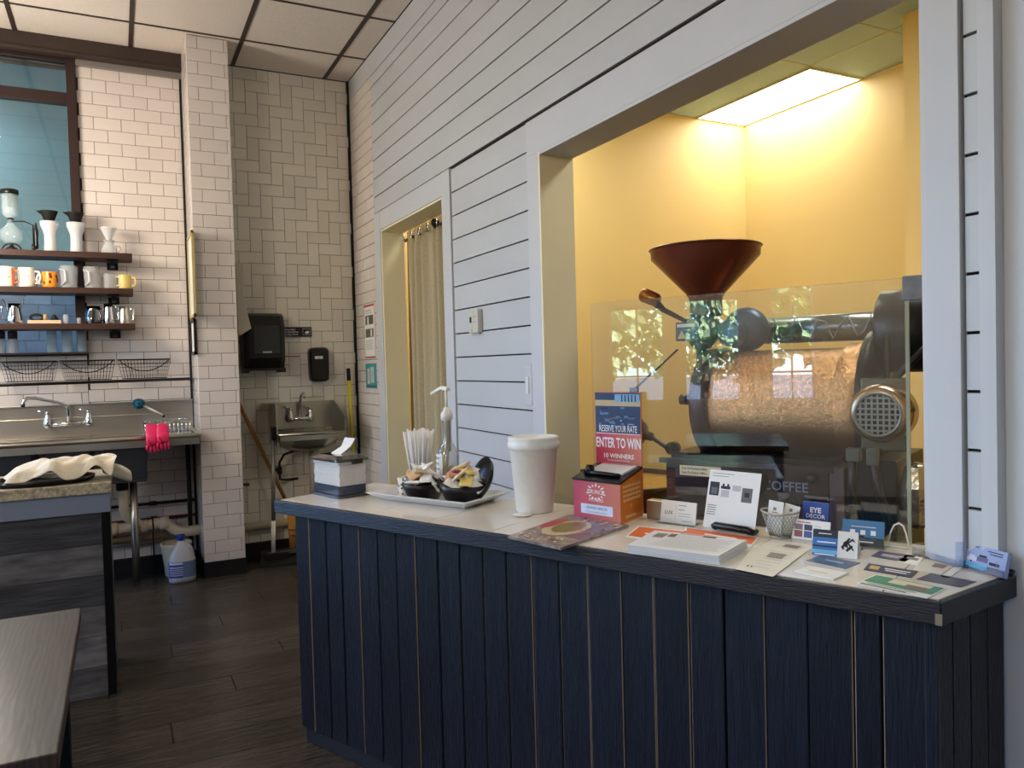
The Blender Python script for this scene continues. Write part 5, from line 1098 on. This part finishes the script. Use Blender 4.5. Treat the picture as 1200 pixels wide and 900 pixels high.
# rail with three wire baskets
t = thing('basket_rail', 'long black pipe rail under the window holding the wire baskets', 'rail', (-.4, 5.47, 1.27))
part('pipe', MB().tube([(-1.6, 5.49, 1.266), (.425, 5.49, 1.274)], .010, 10), black, t)
part('mount', MB().tube([(.425, 5.49, 1.274), (.425, 5.672, 1.274)], .009, 8), black, t)
for (x0, x1), lab in zip(((-.622, -.333), (-.315, -.013), (.002, .308)), ('black wire basket on the rail, left one cut by the picture edge', 'black wire basket on the rail, middle one', 'black wire basket on the rail, right one')):
    zb_, zt_ = 1.287, 1.408; y0, y1 = 5.475, 5.655; ii = .024
    t = thing('wire_basket', lab, 'basket', ((x0 + x1) / 2, (y0 + y1) / 2, zb_), group='wire baskets on the rail')
    part('rim', MB().tube([(x0, y0, zt_), (x1, y0, zt_), (x1, y1, zt_), (x0, y1, zt_)], .0035, 6, True), black, t)
    part('base_frame', MB().tube([(x0 + ii, y0 + .01, zb_), (x1 - ii, y0 + .01, zb_), (x1 - ii, y1 - .01, zb_), (x0 + ii, y1 - .01, zb_)], .0028, 6, True), black, t)
    g = MB()
    for k in range(17): f = k / 16; xb = x0 + ii + (x1 - x0 - 2 * ii) * f; xt = x0 + (x1 - x0) * f; g.tube([(xt, y0, zt_), (xb, y0 + .01, zb_), (xb, y1 - .01, zb_), (xt, y1, zt_)], .0011, 4)
    for k in range(1, 5): f = k / 5; g.tube([(x0 + ii * f, y0 + .01 * f, zt_ - (zt_ - zb_) * f), (x1 - ii * f, y0 + .01 * f, zt_ - (zt_ - zb_) * f), (x1 - ii * f, y1 - .01 * f, zt_ - (zt_ - zb_) * f), (x0 + ii * f, y1 - .01 * f, zt_ - (zt_ - zb_) * f)], .0011, 4, True)
    part('wire_mesh', g, black, t, kind='stuff')
    part('handle', MB().tube([(x0 + .005 + (x1 - x0 - .01) * k / 12, y0 - .008, zt_ - .075 * math.sin(math.pi * k / 12) ** .8 if 0 < k < 12 else zt_) for k in range(13)], .0034, 6), black, t)
# ------------------------------------------------------------ three-compartment sink
ZS = .935
t = thing('steel_sink', 'long stainless steel compartment sink with drainboard on the left wall', 'sink', (-.4, 5.4, 0))
part('backsplash', MB().box((-1.9, 5.655, ZS - .01), (.445, 5.668, 1.135)).box((-1.9, 5.62, 1.125), (.445, 5.668, 1.135)).box((-1.9, 5.645, 1.045), (.445, 5.656, 1.05)), steel, t, bevel=.002)
part('rolled_rim', MB().tube([(-1.9, 5.06, ZS), (.43, 5.06, ZS)], .014, 12).tube([(.435, 5.06, ZS), (.435, 5.64, ZS)], .012, 10), steel, t)
part('drainboard', MB().box((.15, 5.065, ZS - .03), (.43, 5.655, ZS - .018)), steel, t)
part('apron', MB().box((-1.9, 5.058, ZS - .055), (.43, 5.068, ZS - .004)), steel, t)
part('deck', MB().box((-1.9, 5.50, ZS - .02), (.15, 5.655, ZS - .012)), steel, t)
for x0, x1 in ((-.09, .135), (-.39, -.155), (-.70, -.445), (-1.1, -.76)):
    b = MB(); b.box((x0, 5.075, .675), (x1, 5.50, .69)); b.box((x0, 5.075, .69), (x0 + .01, 5.50, ZS - .02)); b.box((x1 - .01, 5.075, .69), (x1, 5.50, ZS - .02)); b.box((x0, 5.075, .69), (x1, 5.085, ZS - .02)); b.box((x0, 5.49, .69), (x1, 5.50, ZS - .02))
    part('basin', b, dsteel, t, bevel=.004)
part('leg', MB().cyl((.062, 5.44, 0), (.062, 5.44, .675), .022), steel, t); part('leg', MB().cyl((-.9, 5.44, 0), (-.9, 5.44, .675), .022), steel, t); part('leg', MB().cyl((.40, 5.60, .0), (.40, 5.60, ZS - .03), .015), darkm, t)
def faucet(name, lab, x0, x1, y, z, spx, sh, reach, dirx):
    t = thing(name, lab, 'faucet', ((x0 + x1) / 2, y, z))
    part('bridge', MB().tube([(x0, y - .05, z), (x1, y - .05, z)], .014, 12), chrome, t)
    for x in (x0, x1):
        part('valve', MB().lathe([(.030, 0), (.028, .006), (.016, .01), (.016, .05)], (x, y, z), 20, (0, -1, 0)).lathe([(.020, -.018), (.024, 0), (.020, .03), (.012, .055), (.012, .066)], (x, y - .05, z), 20), chrome, t)
        part('lever', MB().tube([(x, y - .05, z + .066), (x, y - .05, z + .078), (x - .05, y - .075, z + .088)], .006, 8).lathe([(.014, .064), (.012, .082)], (x, y - .05, z), 14), chrome, t)
    xm = (x0 + x1) / 2
    return t, xm
t, xm = faucet('sink_faucet', 'chrome wall faucet with long swing spout over the steel sink', -.400, -.175, 5.655, 1.012, 0, 0, 0, 0)
part('spout', MB().tube([(-.288, 5.605, 1.012), (-.285, 5.603, 1.10), (-.292, 5.59, 1.128), (-.34, 5.55, 1.152), (-.45, 5.45, 1.186), (-.485, 5.42, 1.188), (-.505, 5.40, 1.170), (-.508, 5.398, 1.135)], [.013, .011, .010, .010, .010, .010, .011, .013], 12), chrome, t)
# dish rack, brush, glove
t = thing('dish_rack', 'small silver wire dish rack on the drainboard', 'rack', (.27, 5.36, ZS - .018))
rx0, rx1, ry0, ry1, rz = .130, .400, 5.22, 5.52, ZS - .014
part('frame', MB().tube([(rx0, ry0, rz + .09), (rx1, ry0, rz + .09), (rx1, ry1, rz + .09), (rx0, ry1, rz + .09)], .004, 6, True).tube([(rx0 + .01, ry0 + .01, rz), (rx1 - .01, ry0 + .01, rz), (rx1 - .01, ry1 - .01, rz), (rx0 + .01, ry1 - .01, rz)], .003, 6, True), chrome, t)
g = MB()
for k in range(12): xx = rx0 + .008 + (rx1 - rx0 - .016) * k / 11; g.tube([(xx, ry0, rz + .09), (xx, ry0 + .01, rz), (xx, ry1 - .01, rz), (xx, ry1, rz + .09)], .0022, 5)
part('wires', g, chrome, t, kind='stuff')
t = thing('scrub_brush', 'round teal scrub brush with white handle leaning on the dish rack', 'brush', (.24, 5.40, ZS + .07))
tl = mat('teal_bristle', (40, 110, 134), .8, bump=(90, 1)); g = MB()
for k in range(260):
    v = Vector((random.gauss(0, 1), random.gauss(0, 1), random.gauss(0, 1))).normalized(); c_ = Vector((.112, 5.40, 1.128)); g.cyl(c_ + v * .01, c_ + v * .036, .0022, .0016, 4, False)
part('bristle_head', g, tl, t, kind='stuff'); part('core', MB().lathe([(.02, -.02), (.028, 0), (.02, .02)], (.112, 5.40, 1.128), 14), tl, t)
part('handle', MB().tube([(.135, 5.40, 1.115), (.20, 5.405, 1.075), (.245, 5.41, 1.045)], [.006, .008, .009], 8), white_pl, t)
part('hanging_tip', MB().lathe([(.009, 0), (.007, .015)], (.245, 5.41, 1.045), 10, (.8, .1, -.5)), blackm, t)
# gloves over the rim
gm = mat('pink_rubber', (214, 32, 92), .4, bump=(14, .4))
for nm, x, y, dz, lab in (('left', .168, 5.028, 0, 'pink rubber glove draped over the sink rim, left one of the pair'), ('right', .226, 5.020, .012, 'pink rubber glove draped over the sink rim, right one of the pair')):
    b = MB(); w = .036; top = ZS + .085
    sec = [(top - .0, w * .95, .010, y + .07), (ZS + .03, w * .95, .012, y + .03), (ZS + .016, w, .012, y + .005), (ZS - .03 + dz, w * .96, .012, y), (ZS - .045 + dz, w, .013, y)]
    b.smooth = True; b.loft([[(x + w_ * math.cos(2 * math.pi * k / 14), yy + th * math.sin(2 * math.pi * k / 14), z_) for k in range(14)] for z_, w_, th, yy in sec])
    for k, (ox, ln) in enumerate(((-.026, .034), (-.009, .046), (.009, .05), (.026, .042))): b.tube([(x + ox, y, ZS - .04 + dz), (x + ox * 1.12, y - .002, ZS - .04 - ln * .6 + dz), (x + ox * 1.15, y - .001, ZS - .042 - ln + dz)], [.0105, .0095, .007], 8)
    b.tube([(x - .03, y - .004, ZS + .0 + dz), (x - .02, y - .016, ZS - .03 + dz), (x - .012, y - .018, ZS - .052 + dz)], [.011, .0095, .007], 8)
    b.build('rubber_glove', gm, None, (x, y, ZS - .09 + dz), label=lab, cat='glove', group='pink gloves on the sink rim', sub=1)
# plumbing
pvc = mat('white_pvc_pipe', (222, 208, 184), .4); 
t = thing('drain_pipe', 'white plastic drain pipe running under the sink into the pillar', 'pipe', (.1, 5.5, .33))
part('down_pipe', MB().tube([(.0, 5.42, .675), (.0, 5.42, .59)], .036, 14), blackm, t)
part('pipe', MB().tube([(.005, 5.42, .59), (.005, 5.44, .46), (.02, 5.46, .41), (.075, 5.48, .365), (.09, 5.49, .335)], .030, 14), pvc, t)
part('pipe', MB().tube([(-1.2, 5.50, .325), (.12, 5.50, .335), (.19, 5.50, .345), (.25, 5.50, .335), (.30, 5.50, .285), (.35, 5.50, .268), (.456, 5.50, .272)], .034, 14), pvc, t)
for x, z_ in ((.11, .334), (.235, .34), (-.06, .333)): part('coupling', MB().cyl((x - .028, 5.50, z_), (x + .028, 5.50, z_), .042), pvc, t)
part('pipe', MB().tube([(-1.2, 5.56, .255), (.25, 5.56, .25)], .026, 12), mat('grimy_pipe', (150, 134, 112), .6), t)
part('strap', MB().tube([(.165, 5.46, .39), (.168, 5.455, .33), (.165, 5.46, .29), (.168, 5.46, .02)], .005, 6), darkm, t)
for z_, c_, lab in ((.452, darkm, 'upper dark iron pipe on the tiles under the sink'), (.350, mat('rusty_pipe', (92, 52, 40), .6), 'lower rusty red pipe on the tiles under the sink')):
    MB().tube([(-1.6, 5.648, z_), (.440, 5.648, z_)], .010, 8).lathe([(.016, 0), (.016, .04)], (.16, 5.648, z_), 10, (1, 0, 0)).build('iron_pipe', c_, None, (-.3, 5.648, z_), label=lab, cat='pipe')
t = thing('bucket', 'cream plastic bucket behind the bleach jug', 'bucket', (.30, 5.46, 0))
part('body', MB().lathe([(.068, 0), (.072, .003), (.090, .19), (.096, .20), (.096, .212), (.086, .212), (.070, .008), (0, .006)], (.30, 5.47, 0), 32, caps=False), mat('cream_plastic', (222, 212, 186), .4), t)
jx, jy = .318, 5.275
t = thing('bleach_jug', 'translucent white bleach jug with blue cap and label beside the pillar', 'jug', (jx, jy, 0))
jm = mat('milky_plastic', (214, 218, 226), .35, trans=.25)
def oval(c, rx, ry, z, n=28, e=2.6): return [(c[0] + rx * math.copysign(abs(math.cos(2 * math.pi * k / n)) ** (2 / e), math.cos(2 * math.pi * k / n)), c[1] + ry * math.copysign(abs(math.sin(2 * math.pi * k / n)) ** (2 / e), math.sin(2 * math.pi * k / n)), z) for k in range(n)]
b = MB(); b.smooth = True; b.loft([oval((jx, jy), rx, ry, z_) for z_, rx, ry in ((0, .070, .050), (.006, .078, .058), (.03, .080, .060), (.14, .080, .060), (.165, .074, .056), (.21, .048, .042), (.245, .027, .027), (.256, .020, .020), (.268, .019, .019))]); part('bottle', b, jm, t)
part('handle', MB().tube([(jx + .022, jy - .01, .235), (jx + .052, jy - .012, .215), (jx + .066, jy - .012, .165)], [.010, .011, .012], 8), jm, t)
part('cap', MB().lathe([(.023, .262), (.024, .268), (.024, .292), (.021, .296)], (jx, jy, 0), 24), mat('cobalt_cap', (30, 50, 150), .4), t)
b = MB(); P = oval((jx, jy), .0806, .0606, 0, 56); P = [p for p in P if p[1] < jy - .012 and p[0] < jx + .078]; P.sort(); b.loft([[(p[0], p[1], .035) for p in P], [(p[0], p[1], .135) for p in P]], False, False); lb = part('label', b, mat('blue_jug_label', (104, 124, 170), .4), t)
b = MB(); Q = [p for p in P if p[0] < jx + .0]
for z_, dz in ((.118, .014), (.098, .006), (.086, .004), (.074, .004), (.062, .004), (.050, .004)):
    b.loft([[(p[0] - .0003, p[1] - .0008, z_) for p in Q[2:]], [(p[0] - .0003, p[1] - .0008, z_ + dz) for p in Q[2:]]], False, False)
part('print', b, mat('light_jug_print', (206, 216, 240), .4), lb)
b = MB(); b.loft([[(p[0] - .0002, p[1] - .0005, .036) for p in Q], [(p[0] - .0002, p[1] - .0005, .134) for p in Q]], False, False); part('print', b, mat('deep_blue_print', (50, 76, 150), .4), lb)
# framed notices on the pillar side
for (y0, y1, z0, z1, m, lab) in ((5.18, 5.52, 1.665, 2.20, mat('gold_frame', (196, 176, 110), .5), 'gold-edged framed notice on the pillar side, upper one'), (5.24, 5.52, 1.43, 1.655, darkm, 'dark framed notice on the pillar side, lower one')):
    t = thing('framed_notice', lab, 'frame', (.451, (y0 + y1) / 2, z0)); w = .018
    part('frame', MB().box((.436, y0, z0), (.4505, y0 + w, z1)).box((.436, y1 - w, z0), (.4505, y1, z1)).box((.436, y0, z0), (.4505, y1, z0 + w)).box((.436, y0, z1 - w), (.4505, y1, z1)), m, t)
    part('sheet', MB().box((.444, y0 + w, z0 + w), (.4505, y1 - w, z1 - w)), paper, t)
# ------------------------------------------------------------ hand-wash bay
t = thing('towel_dispenser', 'large black paper towel dispenser on the herringbone tiles', 'dispenser', (.905, 5.58, 1.30))
b = MB(); 
def sect(z_, d, w0=.768, w1=1.043): return [(w0, 5.67, z_), (w0, 5.67 - d + .03, z_), (w0 + .03, 5.67 - d, z_), (w1 - .03, 5.67 - d, z_), (w1, 5.67 - d + .03, z_), (w1, 5.67, z_)]
b.loft([sect(1.33, .16), sect(1.40, .20), sect(1.62, .21), sect(1.69, .17), sect(1.71, .13)]); part('case', b, black, t, bevel=.006)
part('window', MB().box((.83, 5.4565, 1.43), (1.0, 5.462, 1.62)), mat('smoked_panel', (44, 46, 44), .35), t, bevel=.003)
part('badge', MB().box((.885, 5.4535, 1.435), (.945, 5.458, 1.446)), mat('silver_badge', (160, 160, 158), .4), t)
part('mouth', MB().box((.80, 5.50, 1.315), (1.01, 5.66, 1.332)), blackm, t)
part('foot', MB().box((.768, 5.50, 1.300), (.80, 5.66, 1.332)), black, t); part('foot', MB().box((1.005, 5.50, 1.300), (1.043, 5.66, 1.332)), black, t)
P = [(.720, 2.035), (.770, 2.035), (.765, 1.80), (.808, 1.60), (.735, 1.553), (.722, 1.56)]
b = MB(); b.loft([[(x, 5.40, z_) for x, z_ in P], [(x + .006, 5.47, z_) for x, z_ in P]]); t = thing('hanging_apron', 'pale folded apron hanging on the right side of the pillar', 'apron', (.75, 5.43, 2.03)); part('fabric', b, mat('pale_apron', (200, 194, 180), .8, bump=(20, .3)), t, bevel=.004); part('hook', MB().tube([(.692, 5.43, 2.02), (.735, 5.43, 2.025), (.745, 5.43, 2.05)], .005, 6), chrome, t)
t = thing('handwashing_sign', 'black handwashing sign beside the towel dispenser', 'sign', (1.155, 5.67, 1.55))
sg = part('plate', MB().box((1.052, 5.664, 1.553), (1.266, 5.671, 1.622)), black, t)
for k, w_ in enumerate(('Employees Must', 'Wash Hands Before', 'Returning to Work')): text(w_, sg, (1.060, 5.6635, 1.599 - k * .018), (1, 0, 0), (0, 0, 1), .016, wh, 'LEFT', .01, .85)
b = MB(); b.tube([(1.203, 5.6635, 1.565), (1.257, 5.6635, 1.565), (1.257, 5.6635, 1.610), (1.203, 5.6635, 1.610)], .0012, 4, True); b.add([(1.215 + x, 5.6632, 1.572 + z_) for x, z_ in ((0, .008), (.012, 0), (.030, .004), (.034, .018), (.022, .022), (.012, .020))], [(0, 1, 2, 3, 4, 5)]); part('hands_symbol', b, wh, sg)
t = thing('soap_dispenser', 'black rounded soap dispenser above the hand sink', 'dispenser', (1.30, 5.62, 1.23))
b = MB(); b.loft([[(x, y_, z_) for x, y_ in rounded((1.298, 5.620), w_, d_, 0, .03, 3)] for z_, w_, d_ in ((1.225, .10, .085), (1.240, .135, .10), (1.29, .142, .10), (1.44, .146, .10), (1.462, .13, .095), (1.47, .10, .08))]); part('case', b, black, t)
part('badge', MB().box((1.262, 5.566, 1.388), (1.318, 5.570, 1.408)), white_pl, t)
text('soap', t, (1.29, 5.5655, 1.393), (1, 0, 0), (0, 0, 1), .012, ink)
o = MB().box((1.062, 5.668, 1.408), (1.172, 5.6712, 1.416)).build('red_label_strip', mat('red_strip', (176, 96, 70), .6), None, (1.117, 5.67, 1.412), label='narrow red marking strip on the tiles below the black sign', cat='label')
# hand sink
t = thing('hand_sink', 'small stainless hand-wash sink with side splashes under the soap dispenser', 'sink', (1.15, 5.5, .75))
st2 = mat('warm_steel', (176, 172, 158), .28, 1., noise=(4, .1), scale=(1, 20, 1))
part('back_splash', MB().box((.945, 5.655, .89), (1.40, 5.668, 1.085)), st2, t, bevel=.002)
b = MB(); b.loft([[(1.392, 5.30, .875), (1.392, 5.665, .875), (1.392, 5.665, 1.085), (1.392, 5.62, 1.085), (1.392, 5.30, .985)], [(1.40, 5.30, .875), (1.40, 5.665, .875), (1.40, 5.665, 1.085), (1.40, 5.62, 1.085), (1.40, 5.30, .985)]]); part('side_splash', b, st2, t)
b = MB(); b.loft([[(.945, 5.36, .80), (.945, 5.665, .80), (.945, 5.665, 1.085), (.945, 5.40, 1.085)], [(.953, 5.36, .80), (.953, 5.665, .80), (.953, 5.665, 1.085), (.953, 5.40, 1.085)]]); part('side_splash', b, st2, t)
part('top_ledge', MB().box((.90, 5.55, 1.078), (1.06, 5.668, 1.086)), st2, t)
part('rim', MB().tube([(.953, 5.64, .878), (.953, 5.30, .878), (1.392, 5.30, .878), (1.392, 5.64, .878)], .010, 8).box((.953, 5.30, .835), (1.392, 5.308, .876)).box((.953, 5.60, .868), (1.392, 5.655, .876)), st2, t)
b = MB(); cx_, cy_ = 1.172, 5.455; b.smooth = True
b.loft([[(cx_ + (x - cx_) * 1, y_, z_) for x, y_ in rounded((cx_, cy_), w_, d_, 0, min(w_, d_) * .4, 5)] for z_, w_, d_ in ((.868, .41, .28), (.845, .41, .28), (.80, .36, .25), (.76, .24, .18), (.75, .10, .08))], False); part('bowl', b, st2, t, solid=.003)
t, xm = faucet('sink_faucet', 'chrome gooseneck faucet of the small hand sink', 1.085, 1.225, 5.655, .965, 0, 0, 0, 0)
part('spout', MB().tube([(1.155, 5.605, .965), (1.155, 5.603, 1.08), (1.157, 5.595, 1.12), (1.160, 5.575, 1.143), (1.165, 5.55, 1.148), (1.168, 5.53, 1.135), (1.170, 5.525, 1.11)], .010, 12), chrome, t)
t = thing('water_supply', 'dark supply hose and valve below the hand sink', 'pipe', (1.03, 5.6, .6))
part('hose', MB().tube([(1.17, 5.50, .75), (1.08, 5.52, .745), (1.02, 5.56, .72), (.995, 5.60, .66), (.998, 5.62, .60), (1.0, 5.63, .54), (1.05, 5.64, .53), (1.13, 5.66, .53)], .009, 8), darkm, t); part('valve', MB().lathe([(.018, -.02), (.018, .03)], (.998, 5.62, .60), 12).tube([(.96, 5.62, .61), (.998, 5.62, .61)], .012, 8), darkm, t)
MB().tube([(.72, 5.64, .64), (.725, 5.63, .53), (.79, 5.63, .52)], .012, 8).build('pipe_stub', mat('bronze_pipe', (84, 66, 48), .4, .6), None, (.75, 5.64, .53), label='short bronze pipe stub at the pillar beside the broom', cat='pipe')
MB().tube([(1.23, 5.58, .76), (1.23, 5.58, .42)], .036, 14).build('drain_sleeve', mat('tiled_sleeve', (206, 200, 180), .4), None, (1.23, 5.58, .42), label='ivory round drain sleeve below the hand sink', cat='pipe')
MB().tube([(.703, 5.645, .222), (1.55, 5.645, .222)], .030, 14).build('floor_pipe', mat('cream_pipe', (198, 188, 160), .5), None, (1.1, 5.645, .222), label='cream horizontal pipe along the foot of the herringbone wall', cat='pipe')
# broom, squeegee pole, mop, dustpan
t = thing('broom', 'wooden-handled broom leaning from the pillar towards the counter', 'broom', (1.075, 5.50, .02))
part('handle', MB().tube([(.735, 5.62, 1.10), (1.035, 5.53, .36)], .014, 10), mat('brown_handle', (150, 100, 52), .4, noise=(8, .2)), t)
part('ferrule', MB().tube([(1.030, 5.53, .37), (1.055, 5.52, .31)], [.018, .024], 10), mat('dark_wood_ferrule', (80, 40, 20), .5), t)
b = MB()
for k in range(90):
    a = random.uniform(-.055, .055); c_ = random.uniform(-.022, .022); b.tube([(1.052 + a * .5, 5.52 + c_ * .5, .32), (1.085 + a, 5.50 + c_, .05 + random.uniform(0, .02))], .003, 4)
br = part('bristles', b, mat('straw_bristle', (206, 152, 70), .8), t, kind='stuff')
part('stitching', MB().tube([(1.02, 5.50, .20), (1.075, 5.475, .195), (1.125, 5.51, .20)], .004, 5).tube([(1.025, 5.50, .16), (1.08, 5.47, .155), (1.135, 5.51, .16)], .004, 5), mat('dark_red_thread', (110, 40, 30), .6), t)
t = thing('squeegee_pole', 'grey metal pole with white lower end in front of the hand sink', 'pole', (.905, 5.48, .1))
part('pole', MB().tube([(.925, 5.42, .84), (.910, 5.42, .28)], .014, 10), mat('grey_pole', (132, 132, 128), .4, .5), t); part('white_end', MB().tube([(.910, 5.42, .29), (.902, 5.42, .07)], .015, 10), white_pl, t)
part('bracket', MB().box((.915, 5.39, .84), (.955, 5.44, .93)), black, t); part('blade', MB().box((.84, 5.38, .0), (1.0, 5.46, .07)), blackm, t)
t = thing('mop_handle', 'yellow pole with black grip standing in the tiled corner', 'mop', (1.52, 5.62, 0))
part('pole', MB().tube([(1.512, 5.60, 1.235), (1.545, 5.60, .02)], .013, 10), mat('yellow_pole', (216, 204, 40), .35), t); part('grip', MB().tube([(1.509, 5.60, 1.315), (1.512, 5.60, 1.225)], .0145, 10), blackm, t); part('head', MB().box((1.49, 5.52, .0), (1.585, 5.66, .05)), blackm, t)
t = thing('dustpan', 'black dustpan lying on the floor under the broom', 'dustpan', (.98, 5.44, 0))
part('pan', MB().loft([[(.80, 5.33, .0), (1.16, 5.30, .0), (1.18, 5.50, .0), (.84, 5.52, .0)], [(.80, 5.33, .012), (1.16, 5.30, .012), (1.18, 5.50, .075), (.84, 5.52, .075)]]), mat('dark_pan', (34, 34, 34), .3), t, bevel=.004); part('ridge', MB().box((.87, 5.40, .055), (1.14, 5.43, .075)), mat('grey_pan', (80, 82, 80), .35), t)
# ------------------------------------------------------------ on the right wall
def poster(y0, y1, z0, z1, lab, col, rects, mats):
    t = MB().box((RX - .004, y0, z0), (RX - .001, y1, z1)).build('poster', col, None, (RX - .003, (y0 + y1) / 2, z0), label=lab, cat='poster')
    prints(t, (RX - .004, y1, z0), (0, -1, 0), (0, 0, 1), rects, mats); return t
w_, h_ = .25, .375
rd = mat('crimson_border', (190, 60, 90), .5); mono = mat('mono_photo', (96, 96, 98), .5); lg = mat('lt_grey_ink', (176, 174, 172), .6)
poster(5.19, 5.44, 1.385, 1.76, 'white poster with red edges and two grey photos by the doorway', paper, [(0, h_ - .014, w_, h_, 0), (0, 0, w_, .010, 0), (0, 0, .005, h_, 0), (w_ - .005, 0, w_, h_, 0), (.03, .235, .22, .30, 1), (.03, .145, .22, .205, 1), (.08, .235, .11, .29, 3), (.15, .15, .18, .20, 3)] + [(.03, .12 - .012 * k, .20, .124 - .012 * k, 2) for k in range(6)] + [(.03, .33, .18, .337, 2), (.03, .315, .2, .32, 2)], [rd, mono, lg, paper])
teal = mat('teal_poster', (70, 150, 156), .5)
poster(5.19, 5.44, 1.170, 1.345, 'small teal poster with pale figures below the white poster', teal, [(.04, .03, .10, .14, 0), (.12, .04, .20, .15, 0), (.0, .01, .25, .02, 1), (.06, .05, .08, .12, 2), (.15, .05, .17, .12, 2)], [mat('pale_teal', (186, 206, 206), .5), mat('dark_teal', (40, 96, 104), .5), mat('beige_figure', (190, 160, 140), .5)])
ty, tz = 3.485, 1.475
t = thing('thermostat', 'white wall thermostat with small dark display on the shiplap', 'thermostat', (RX - .015, ty, tz))
body = part('case', MB().box((RX - .028, ty - .055, tz), (RX - .0005, ty + .055, tz + .115)), mat('off_white_plastic', (206, 206, 196), .4), t, bevel=.004)
part('base_plate', MB().box((RX - .008, ty - .03, tz - .008), (RX - .0005, ty + .085, tz + .10)), white_pl, t)
prints(body, (RX - .028, ty + .055, tz), (0, -1, 0), (0, 0, 1), [(.015, .05, .04, .08, 0), (.06, .075, .09, .082, 1), (.06, .05, .09, .056, 1), (.03, .01, .05, .02, 1), (.048, .0, .05, .11, 1)], [ink, lg])
t = thing('light_switch', 'narrow white light switch plate at the left casing of the opening', 'switch', (RX - .005, 2.962, 1.19))
part('plate', MB().box((RX - .006, 2.935, 1.135), (RX - .0005, 3.0, 1.315)), white, t, bevel=.002); part('rocker', MB().box((RX - .012, 2.955, 1.185), (RX - .005, 2.978, 1.26)), white_pl, t, bevel=.002)
# curtain in the doorway
rodx = 1.80
t = thing('curtain_rod', 'dark curtain rod inside the doorway', 'rod', (rodx, 4.5, 2.20)); part('rod', MB().tube([(rodx, 3.80, 2.185), (rodx, 5.1, 2.185)], .011, 10), darkm, t)
part('finial', MB().lathe([(.02, -.02), (.028, 0), (.02, .02)], (rodx - .05, 4.40, 2.185), 14, (0, 1, 0)), blackm, t)
lin_ = mat('linen_curtain', (192, 178, 146), .9, noise=(90, .25, 3), bump=(160, .5), scale=(1, 1, 3), sheen=.3)
b = MB(); b.smooth = True; nu, nv = 120, 14; y0, y1 = 4.22, 5.05
for j in range(nv + 1):
    for i in range(nu + 1):
        u = i / nu; v = j / nv; fold = .045 * math.sin(u * 2 * math.pi * 6.5 + .6 * math.sin(v * 2)) * (.75 + .25 * v) + .010 * math.sin(u * 2 * math.pi * 15 + v)
        b.v.append((rodx + .0 + fold * (.85 if j else .7), y0 + (y1 - y0) * u + .01 * math.sin(v * 3 + u * 9), 2.24 - 2.2 * v))
for j in range(nv):
    for i in range(nu): k = j * (nu + 1) + i; b.face((k, k + 1, k + nu + 2, k + nu + 1))
t = thing('linen_curtain', 'grey-beige linen curtain gathered in the doorway', 'curtain', (rodx, 4.6, .04)); part('cloth', b, lin_, t)
for k in range(5): part('eyelet', MB().tube([(rodx - .045 + .004 * math.cos(a * .8), 4.40 + .15 * k + .024 * math.cos(a * .8), 2.185 + .024 * math.sin(a * .8)) for a in range(8)], .005, 5, True), chrome, t)
